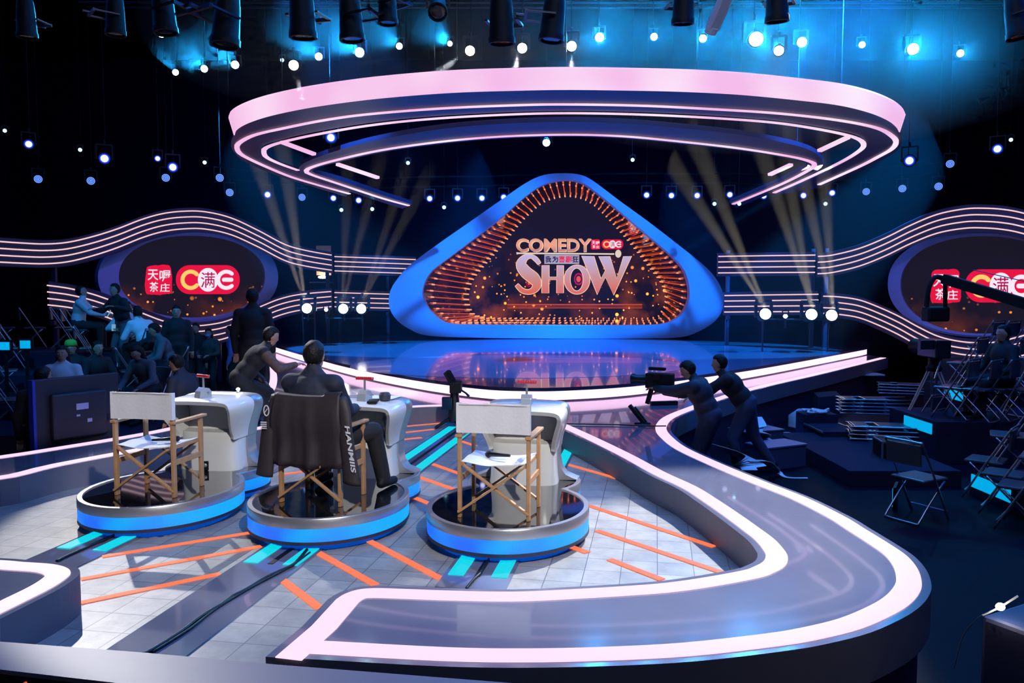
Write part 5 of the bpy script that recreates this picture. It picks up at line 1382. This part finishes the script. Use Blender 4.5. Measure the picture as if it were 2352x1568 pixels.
aud = [
 (175, 662, 'sit', 15.4, -75, (SKIN, CY, BLACKC, BLACK), dict(arms={'R': (.12, .52, .74), 'L': (-.12, .5, .76)}, lean=12, head=(0, -18)), 'person in a pale shirt seated sideways, looking at a phone, left steps'),
 (262, 655, 'stand', 15.3, 150, (SKIN, BLACKC, GRY, BLACK), dict(lean=16, arms={'L': (-.35, .42, 1.25), 'R': (.3, .4, 1.2)}), 'dark dressed person standing bent behind the pale shirted one'),
 (292, 706, 'sit', 14.2, -150, (SKIN, WHC, BLACKC, BLACK), dict(hair='long', arms={'R': (.28, .38, .82), 'L': (-.1, .34, .7)}), 'long haired person in a white jacket seated with a raised phone'),
 (338, 722, 'sit', 13.6, 60, (SKIN, WHC, BLACKC, BLACK), dict(lean=30, arms={'R': (.15, .5, .65), 'L': (-.15, .5, .7)}), 'person in a white top bending forward beside the long haired one'),
 (163, 783, 'sit', 12.6, -160, (SKIN, BLACKC, BLACKC, BLACK), dict(hair='hat', hatm=GRN), 'person in a bright green cap seated on the left'),
 (143, 822, 'sit', 12.3, -165, (SKIN, CY, BLACKC, BLACK), dict(hair='long'), 'long haired person in a pale blue top above the monitor'),
 (92, 862, 'stand', 9.6, 20, (SKIN, BLACKC, BLACKC, BLACK), dict(h=1.6, head=(-40, 10)), 'dark haired person behind the left side of the big monitor'),
 (412, 832, 'stand', 9.9, 70, (SKIN, NAVYC, BLACKC, BLACK), dict(h=1.66, head=(20, 18), lean=10), 'person in a dark shirt in profile facing left behind the left desk'),
 (392, 768, 'sit', 13.0, 120, (SKIN, GRY, BLACKC, BLACK), dict(lean=22, head=(0, 20)), 'person in a grey jacket bowing the head beside the walkway'),
 (406, 738, 'stand', 13.4, -160, (SKIN, BLACKC, BLACKC, BLACK), dict(h=1.6), 'dark suited person with short hair below the left oval screen'),
 (450, 735, 'stand', 15.5, 175, (SKIN, BLACKC, BLACKC, BLACK), dict(), 'dark dressed person standing behind the masked one'),
 (479, 752, 'stand', 13.2, 178, (SKIN, PAT, BLACKC, BLACK), dict(hair='long', mask=mat('blue_face_mask', (.15, .4, .75), .7), h=1.6, arms={'L': (-.12, .3, 1.0), 'R': (.12, .3, 1.0)}), 'long haired person in a patterned coat wearing a blue face mask'),
 (528, 738, 'stand', 13.6, 100, (SKIN, BLS, BLACKC, BLACK), dict(h=1.66, lean=8), 'person in a blue shirt next to the tall dark figure'),
 (345, 795, 'sit', 12.4, 160, (SKIN, GRY, BLACKC, BLACK), dict(lean=25, head=(0, 25), hair='long'), 'grey dressed person leaning down in front of the white jackets'),
 (215, 800, 'sit', 12.5, -120, (SKIN, BLACKC, BLACKC, BLACK), dict(lean=10), 'dark dressed person seated right of the green cap'),
]
for px, py, kind, Y0, rz, cols, kw, label in aud:
    h = kw.pop('h', 1.72); hh = (1.60 if kind == 'stand' else 1.22)*(h/1.72 if kind == 'stand' else 1) - (.0 if 'lean' not in kw else .10*math.sin(R(kw['lean'])))
    loc = find(px, py, hh, Y0)
    if kind == 'sit':
        fold_at(loc + Vector((0, 0, .001)), R(rz), ('folding chair under the ' + label)[:88].replace(',', ''), 'occupied folding chairs on the left')
    hd_ = kw.pop('head', (0, 0))
    th = R(kw.get('lean', 0)); off = Matrix.Rotation(R(rz), 3, 'Z') @ Vector((0, math.sin(th)*.65, 0))
    pt_, J_ = person('person', label, loc - Vector((off.x, off.y, 0)) + Vector((0, 0, .002)) if kind != 'sit' else loc + Vector((0,0,.002)), R(rz), kind, h=h, head=hd_, cols=cols, voxel=.02, seat=.465, **kw)
    if 'phone' in label and 'behind' not in label:
        wr = J_['wr'][1]; q = pt_.location + Matrix.Rotation(R(rz), 3, 'Z') @ (wr + Vector((0, .09, .03)))
        o = MB().box((0, 0, 0), (.07, .012, .14)).build('mobile_phone', mat('lit_phone', (.02, .03, .05), .2, emit=(.25, .6, .9), es=.6), bevel=.003); o.location = q; o.rotation_euler = (R(-25), 0, R(rz))
        tag(o, 'glowing phone held by ' + ('the pale shirted person seated sideways' if 'sideways' in label else ('the person with long hair and white jacket' if 'long' in label else 'a person in white leaning forward')), 'phone')
def loose(name, mt_, px, py, Y, dims, rot, label, cat):
    o = MB().box((0, 0, 0), dims).build(name, mt_, bevel=min(dims)*.2); o.location = D(px, py, Y); o.rotation_euler = rot; tag(o, label, cat); return o

# tall dark figure standing on the deck edge with their back to us, and the one crouching beside
q = G(590, 958, .24); q = Vector((-3.62, 11.25, .2405))
person('person', 'tall person in black standing with back to the camera left of the stage', q, R(8), 'stand', h=1.74, cols=(SKIN, BLACKC, BLACKC, BLACK), voxel=.016, head=(15, 0))
person('person', 'crouching person in a dark coat with brown checked sleeves reaching right', Vector((-3.35, 9.85, .2405)), R(-60), 'crouch', lean=38, sleeve=BRN, cols=(SKIN, BLACKC, BLACKC, BLACK), voxel=.016, arms={'R': (.25, .62, .78), 'L': (-.3, .35, .55)}, head=(0, 20), face=False)

# big monitor standing just outside the walkway, seen from behind
m0, m1 = D(75, 1020, 8.75), D(276, 1000, 9.6)
ctr = (m0 + m1)/2; d = m1 - m0; W = Vector((d.x, d.y, 0)).length
t = thing('floor_monitor', 'large dark monitor seen from behind, standing beyond the left walkway edge', 'monitor', (ctr.x, ctr.y, -.5), math.atan2(d.y, d.x))
hz = .84
MBLK = mat('violet_black_plastic', (.035, .032, .05), .45)
MB().box((0, .04, .62 + hz/2), (W, .08, hz)).build('case', MBLK, t, bevel=.01)
MB().box((0, -.03, .62 + hz*.48), (W*.62, .08, hz*.62)).build('rear_housing', MBLK, t, bevel=.02)
MB().box((-W/2 + .012, -.0, .62 + hz/2), (.03, .09, hz)).build('side_bezel', mat('blue_edge_trim', (.02, .05, .45), .4), t)
LBL = mat('sticker_white', (.6, .55, .75), .6)
for x, z, w_, h_ in ((.02, .50, .14, .07), (-.03, .40, .04, .022), (.10, .33, .055, .04)):
    MB().box((x, -.073, .62 + z*hz/.84), (w_, .004, h_)).build('sticker', LBL, t)
for k in range(3): MB().box((.30, -.02, .62 + .30 + k*.03), (.12, .05, .006)).build('vent_slot', DMETAL, t)
for x in (-W*.3, W*.22): MB().bar((x, .03, 0), (x, .03, .66), .05, .05).build('stand_leg', DMETAL, t)
MB().box((0, .05, .02), (W*.8, .45, .03)).build('stand_base', BLACK, t)

# ------------------------------------------------------------------ camera operators at the bend of the walkway
manA = Vector((2.42, 9.75, -.499))
person('person', 'camera operator in a dark jacket leaning on the deck, holding a camera to the left', manA, R(62), 'stand', lean=24, h=1.66, cols=(SKIN, mat('dark_blue_jacket', (.02, .025, .045), .7, bump=.3, bscale=12), mat('dark_jeans', (.03, .04, .09), .8), BLACK), voxel=.014,
       arms={'L': (-.08, .66, 1.22, (-1, 0, -1)), 'R': (.08, .60, 1.16, (1, 0, -1))}, head=(8, 28), bulk=1.35)
person('person', 'second person in black leaning in closely behind the camera operator', Vector((3.10, 10.55, -.499)), R(75), 'stand', lean=38, h=1.72, cols=(SKIN, BLACKC, mat('dark_jeans', (.03, .04, .09), .8), BLACK), voxel=.016, head=(0, 5), legs={'R': (.25, -.35, .085), 'L': (-.05, .1, .085)}, arms={'L': (-.1, .8, 1.05), 'R': (.2, .7, 1.0)}, face=False, bulk=1.3)
Mz = Matrix.Rotation(R(62), 3, 'Z')
c_ = manA + Mz @ Vector((.0, .64, 1.31))
t = thing('video_camera', 'dark shoulder video camera held by the operator at the walkway bend', 'camera', c_, R(62))
MB().box((0, 0, 0), (.16, .34, .19)).build('camera_body', BLACK, t, bevel=.015)
MB().lathe((0, .17, 0), [(.001, 0), (.06, 0), (.055, .12), (.075, .18), (.07, .2), (.001, .19)], 16, axis='Y').build('lens', MIC, t, smooth='auto')
MB().box((-.02, .03, .15), (.05, .22, .04)).build('top_handle', BLACK, t, bevel=.01); MB().bar((.0, .1, -.08), (.0, .16, -.30), .05, .05).build('hand_grip', BLACK, t)
MB().box((-.11, .0, .06), (.05, .10, .08)).build('viewfinder', BLACK, t, bevel=.01)

# ================================================================== RIGHT SIDE
def riser(x0, x1, y0, y1, z, label, light=None):
    t = thing('seating_riser', label, 'riser', ((x0+x1)/2, (y0+y1)/2, -.5))
    cx, cy_ = (x0+x1)/2, (y0+y1)/2
    MB().box((0, 0, (z+.5)/2), (x1-x0, y1-y0, z+.5)).build('riser_block', CARPET, t, bevel=.008)
    for s_ in (light or []):
        ya, yb = s_
        MB().box((x0 - cx - .008, (ya+yb)/2 - cy_, z + .5 - .12), (.014, yb-ya, .15)).build('step_light_panel', STEPB, t)
    return t
riser(5.50, 11.5, 8.35, 9.55, -.20, 'low dark riser at the right edge with the largest glowing cyan panel', [(8.75, 9.50)])
p = G(2056, 1165, -.5); t = thing('step_light', 'narrow glowing cyan step light under the front folding chair', 'step light', p, R(-30))
MB().box((0, 0, .13), (.03, .34, .26)).build('light_case', BLACK, t); MB().box((-.018, 0, .14), (.008, .30, .20)).build('light_panel', STEPB, t)
riser(5.95, 12.5, 11.2, 12.6, .10, 'dark riser further back with a cyan panel beside the chair stacks', [(11.3, 12.1)])
riser(7.30, 13.0, 12.7, 14.2, .34, 'dark upper riser with a bright cyan panel near the right edge', [(12.75, 13.5)])
riser(8.6, 14.0, 14.3, 16.6, .55, 'topmost dark riser far back on the right')
riser(4.2, 5.6, 9.9, 12.6, -.30, 'long low riser with pale blue top left of the chair stacks')
# chairs right
def fr(px, py, z, rz, label): 
    p = G(px, py, z); return fold_at(Vector((p.x, p.y, z + .001)), R(rz), label, 'folding chairs on the right')
fr(2105, 1190, -.5, -62, 'empty folding chair standing alone in front, right of the walkway')
for k, (x, y) in enumerate(((2268,1142),(2310,1180),(2350,1215),(2400,1150))): fr(x, y, -.5 if k < 3 else -.2, 48, f'folding chair with shiny legs at the right edge, {["farthest","middle","nearest","outermost"][k]} of the row')
for k, (x, y, z) in enumerate(((2190,960,.10),(2240,965,.10),(2285,962,.10),(2335,965,.10))): fr(x, y, z, 40, f'folding chair on the cyan lit riser, {nth[k]} from the left')
for k, (x, y, z) in enumerate(((2215,898,.34),(2260,900,.34),(2310,900,.34),(2345,902,.34))): fr(x, y, z, 40, f'folding chair on the upper right riser, {nth[k]} from the left')
for k, (x, y, z) in enumerate(((2255,850,.55),(2290,852,.55),(2330,856,.55))): fr(x, y, z, 35, f'folding chair on the topmost right riser, {nth[k]} from the left')
fr(2320, 1085, -.20, 60, 'folding chair on the big glowing riser at the right edge')
fr(2120, 1030, -.5, 30, 'folding chair with pale blue seat behind the flight case')
# stacks of folded chairs
fold = thing('folded_chair', 'x', 'chair')
MB().box((0, 0, .03), (.40, .42, .035)).build('seat', VINYL, fold, bevel=.014)
MB().box((0, .44, .03), (.40, .22, .03)).build('backrest', VINYL, fold, bevel=.012)
MB().tube(catmull([Vector(p) for p in ((-.215, -.62, .03), (-.215, .5, .03), (-.17, .57, .03), (.17, .57, .03), (.215, .5, .03), (.215, -.62, .03))], 3), .0125, 7).build('leg_frame', CHROME, fold, smooth=True)
register(fold); first = [True]
def stack(px, py, z, rz, n, wt):
    p = G(px, py, z)
    for k in range(n):
        loc = Vector((p.x, p.y, z + .001 + k*.062)); r_ = R(rz + random.uniform(-3, 3)); lb = f'folded chair lying in the {wt} stack, {nth[k]} from the bottom'
        if first[0]: first[0] = False; fold.location = loc; fold.rotation_euler = (0, 0, r_); fold['label'] = lb; fold['group'] = 'folded chairs in stacks'
        else: dup(fold, loc, r_, lb, 'folded chairs in stacks')
stack(2045, 1010, -.30, 75, 4, 'front right hand'); stack(2005, 950, -.30, 80, 5, 'taller left hand'); stack(2085, 905, -.30, 70, 4, 'rear middle')
# tripod with big camera
p = G(2205, 1040, -.5); t = thing('camera_tripod', 'large dark tripod with a studio camera standing among the right hand chairs', 'tripod', (p.x - .25, p.y + .35, -.5))
for a in (-60, 60, 180):
    e_ = Vector((.62*math.cos(R(a)), .62*math.sin(R(a)), .01)); top = Vector((.06*math.cos(R(a)), .06*math.sin(R(a)), 1.25))
    s_ = Vector((-math.sin(R(a)), math.cos(R(a)), 0))*.022
    mb = MB(); mb.tube([top + s_*1.6, e_ + s_], .014, 6); mb.tube([top - s_*1.6, e_ - s_], .014, 6); mb.bar(top.lerp(e_, .55) + s_*1.4, top.lerp(e_, .55) - s_*1.4, .03, .03); mb.build('tripod_leg', CHROME, t)
MB().lathe((0, 0, 1.2), [(.001, 0), (.10, 0), (.12, .06), (.08, .1), (.08, .2), (.001, .2)], 16).build('tripod_head', BLACK, t, smooth='auto')
MB().box((0, .02, 1.55), (.24, .55, .28)).build('camera_body', MIC, t, bevel=.02)
MB().lathe((0, .30, 1.55), [(.001, 0), (.10, 0), (.10, .22), (.12, .3), (.001, .3)], 16, axis='Y').build('lens', BLACK, t, smooth='auto')
MB().box((-.22, -.18, 1.62), (.2, .06, .14)).build('monitor', MIC, t, bevel=.01)
MB().tube([(0, -.2, 1.4), (-.3, -.6, 1.15)], .013, 6).build('pan_bar', CHROME, t)
# crane arm with hanging camera head in front of the right screen
t = thing('camera_crane', 'dark camera crane whose arm crosses the logos of the right oval screen', 'camera crane', (0, 0, 0))
a, b = D(2168, 640, 11.0), D(2560, 760, 9.6)
MB().bar(a, b, .16, .13).build('crane_arm', BLACK, t)
MB().tube([a + Vector((.4, 0, .12)), b + Vector((0, 0, .35))], .006, 5).build('guy_wire', DMETAL, t)
MB().tube(catmull([a, a + Vector((-.12, 0, .02)), a + Vector((-.20, 0, -.12)), a + Vector((-.23, 0, -.38))], 4), .035, 8).build('head_bracket', BLACK, t)
MB().tube([a + Vector((.02, 0, 0)), a + Vector((.03, 0, -.40))], .03, 8).build('head_bracket', BLACK, t)
MB().box(a + Vector((-.10, 0, -.48)), (.30, .22, .20)).build('camera_head', BLACK, t, bevel=.03)
MB().bar(b, Vector((b.x, b.y, -.5)), .2, .2).build('crane_column', BLACK, t)
home(t, (b.x, b.y, -.5))
# flight case
p = G(2068, 1088, -.5); t = thing('flight_case', 'black flight case with shiny metal edges among the right hand chairs', 'case', (p.x, p.y + .2, -.5), R(-8))
MB().box((0, 0, .23), (.42, .40, .38)).build('case_box', BLACK, t)
for sx in (-1, 1):
    for sy in (-1, 1): MB().box((sx*.21, sy*.20, .23), (.022, .022, .39)).build('edge_strip', CHROME, t)
for z in (.05, .42):
    mb = MB(); mb.box((0, -.20, z), (.44, .02, .02)); mb.build('edge_strip', CHROME, t)
    mb = MB(); mb.box((0, .20, z), (.44, .02, .02)); mb.build('edge_strip', CHROME, t)
    for sx in (-1, 1): mb = MB(); mb.box((sx*.21, 0, z), (.02, .42, .02)); mb.build('edge_strip', CHROME, t)
for sx in (-1, 1):
    for sy in (-1, 1): MB().lathe((sx*.16, sy*.15, .0), [(.001, 0), (.03, 0), (.03, .04), (.001, .04)], 10).build('castor', BLACK, t)
# box steps, crates, wedge speaker, table
p = G(1925, 1030, -.5); t = thing('box_step', 'dark two tread box step with pale side edges right of the litter', 'step', (p.x, p.y + .3, -.5))
MB().box((0, 0, .14), (.55, .8, .28)).build('step_block', CARPET, t, bevel=.005); MB().box((0, .6, .21), (.55, .4, .42)).build('step_block', CARPET, t, bevel=.005)
for sx in (-1, 1): MB().box((sx*.285, 0, .27), (.02, .8, .03)).build('edge_strip', CHROME, t)
t = thing('plastic_wrap_pile', 'crumpled clear wrapping lying on top of the dark box step', 'plastic', (p.x, p.y + .85, -.08))
for k in range(4):
    MB().tube(catmull([Vector((random.uniform(-.22, .22), random.uniform(-.15, .15), .02 + random.uniform(0, .04))) for _ in range(5)], 4), .018, 6).build('wrap_fold', WPLASTIC, t, smooth=True)
p = G(1883, 945, -.5); t = thing('wedge_speaker', 'dark wedge shaped floor speaker below the right end of the walkway', 'speaker', (p.x, p.y, -.5), R(25))
mb = MB(); mb.loft([[Vector((x, -.25, 0)), Vector((x, .25, 0)), Vector((x, .25, .12)), Vector((x, -.12, .42)), Vector((x, -.25, .34))] for x in (-.3, .3)]); mb.build('cabinet', mat('dark_blue_cabinet', (.03, .035, .06), .6), t, bevel=.01)
MB().box((0, .07, .285), (.5, .4, .01), M=Matrix.Rotation(R(-39), 3, 'X')).build('grille', DMETAL, t)
p = G(1992, 905, -.5); t = thing('side_table', 'small table with a pale blue lit top below the right end of the walkway', 'table', (p.x, p.y, -.5))
MB().box((0, 0, .47), (.62, .42, .03)).build('table_top', WPLASTIC, t, bevel=.004)
for sx in (-1, 1):
    for sy in (-1, 1): MB().bar((sx*.27, sy*.17, 0), (sx*.27, sy*.17, .46), .03, .03).build('leg', DMETAL, t)
# the two crates by the cameramen and the bent white sheets
for (x, y, rz, lb) in ((1742, 1035, 20, 'dark blue crate beside the cameramen legs'), (1790, 1075, 25, 'dark blue crate nearest the walkway, under the bent white sheet')):
    p = G(x, y, -.5); t = thing('storage_crate', lb, 'crate', (p.x, p.y + .15, -.5), R(rz))
    MB().box((0, 0, .15), (.7, .42, .30)).build('crate_body', mat('blue_crate', (.05, .07, .14), .6), t, bevel=.008); MB().box((0, 0, .31), (.73, .45, .025)).build('crate_lid', mat('blue_crate_lid', (.09, .13, .24), .5), t, bevel=.005)
def sheet(name, pts, w_, label, mt_=WPLASTIC, th=.006):
    "bent strip of sheet following a 3-D path, w_ wide"
    P_ = catmull(pts, 6); rings = []
    for i, p in enumerate(P_):
        tg = P_[min(i+1, len(P_)-1)] - P_[max(i-1, 0)]; s_ = tg.cross(Vector((0, 0, 1)))
        if s_.length < 1e-3: s_ = Vector((1, 0, 0))
        s_.normalize(); nn = s_.cross(tg).normalized(); k = w_[min(i*len(w_)//len(P_), len(w_)-1)]/2
        rings.append([p - s_*k, p + s_*k, p + s_*k + nn*th, p - s_*k + nn*th])
    o = MB().loft(rings).build(name, mt_, smooth='auto'); tag(o, label, 'plastic sheet'); return o
zf = -.5
def up_(px, py, z): return G(px, py, z)
sheet('bent_plastic_sheet', [up_(1718, 958, .05), up_(1735, 985, -.08), up_(1752, 1005, -.22), up_(1752, 1040, -.42), up_(1775, 1052, zf+.01)], [.42, .40, .3, .2, .12], 'white bent plastic sheet leaning upright beyond the cameramen')
sheet('bent_plastic_sheet', [up_(1655, 1025, -.02), up_(1690, 1040, -.12), up_(1712, 1065, -.25), up_(1722, 1080, -.3)], [.5, .55, .5, .2], 'wide curved white sheet nearest the walkway rail')
sheet('plastic_strip', [up_(1720, 1058, -.22), up_(1765, 1060, -.25), up_(1785, 1080, -.42), up_(1806, 1096, zf+.01), up_(1855, 1098, zf+.01)], [.06, .06, .10, .06, .05], 'long thin white plastic strip hanging off the blue crate')
lit = [(1785,1025,'beside the leaning sheet, lying flat'),(1815,1030,'longest crumpled piece in the middle of the dark floor'),(1800,1000,'thin piece farther back'),(1785,1055,'small piece near the thin strip'),(1870,1003,'bluest piece beside the box step'),(1830,980,'upright grey blue piece far back'),(1845,1000,'flat piece left of the box step')]
for i, (x, y, lb) in enumerate(lit):
    p = G(x, y, zf); n1 = 16; rings = []; L_ = (.25, .42, .3, .2, .4, .28, .5)[i]; hgt = (.05, .08, .04, .05, .12, .22, .04)[i]; aa = random.uniform(-.4, .4)
    for j in range(9):
        v = j/8; c_ = Vector((p.x + (v-.5)*L_*math.cos(aa), p.y + (v-.5)*L_*math.sin(aa), zf + .002)); r_ = .09*math.sin(math.pi*(.08 + .84*v))*(1 + .5*math.sin(9*v + i))
        rings.append([c_ + Vector((0, r_*1.3*math.cos(a), max(0, hgt*math.sin(a)*(1 + .5*math.sin(3*a + 5*v))))) for a in [math.pi*k/n1*1.0 for k in range(n1 + 1)]])
    o = MB().loft(rings).build('crumpled_plastic', WPLASTIC, smooth='auto'); tag(o, 'crumpled white plastic litter, ' + lb, 'litter', 'crumpled white litter on the right floor')
# work lamp and dark blue desk at the bottom right
t = thing('control_desk', 'dark blue lit control desk corner at the bottom right of the view', 'desk', (2.68, 3.38, -.5))
MB().box((.05, .12, .52), (1.3, .5, 1.04), rz=R(28)).build('desk_body', mat('dark_blue_desk', (.02, .025, .07), .6), t, bevel=.02)
lp = D(2296, 1392, 3.35)
t2 = thing('clip_lamp', 'dazzling warm clip lamp on the edge of the dark desk, bottom right', 'lamp', lp); t2.scale = (.45, .45, .45)
MB().tube([(-.16, .0, -.09), (0, 0, -.012), (.17, .0, .10)], .010, 8).build('lamp_bar', SILVER, t2)
MB().ell((0, -.01, .0), (.042, .036, .036), 12).build('lamp_bulb', emi('hot_bulb', (1, .9, .7), 60), t2, smooth=True)
MB().tube(catmull([Vector((-.10, 0, -.05)), Vector((-.22, 0, -.13)), Vector((-.34, 0, -.30)), Vector((-.40, .02, -.62))], 5), .004, 6).build('lamp_lead', DMETAL, t2)
pl_ = bpy.data.lights.new('lamp_glow', 'POINT'); pl_.energy = 0.8; pl_.color = (1, .85, .6); pl_.shadow_soft_size = .02
po = bpy.data.objects.new('lamp_glow', pl_); C.objects.link(po); po.location = lp + Vector((0, -.05, .02))
# dark seated person at the right edge
person('person', 'dark dressed person seated at the far right edge of the picture', Vector((7.1, 11.6, .102)), R(100), 'sit', cols=(SKIN, BLACKC, BLACKC, BLACK), voxel=.02, seat=.465)
fold_at(Vector((7.1, 11.6, .101)), R(100), 'folding chair under the dark seated person at the right edge', 'occupied folding chair on the right')
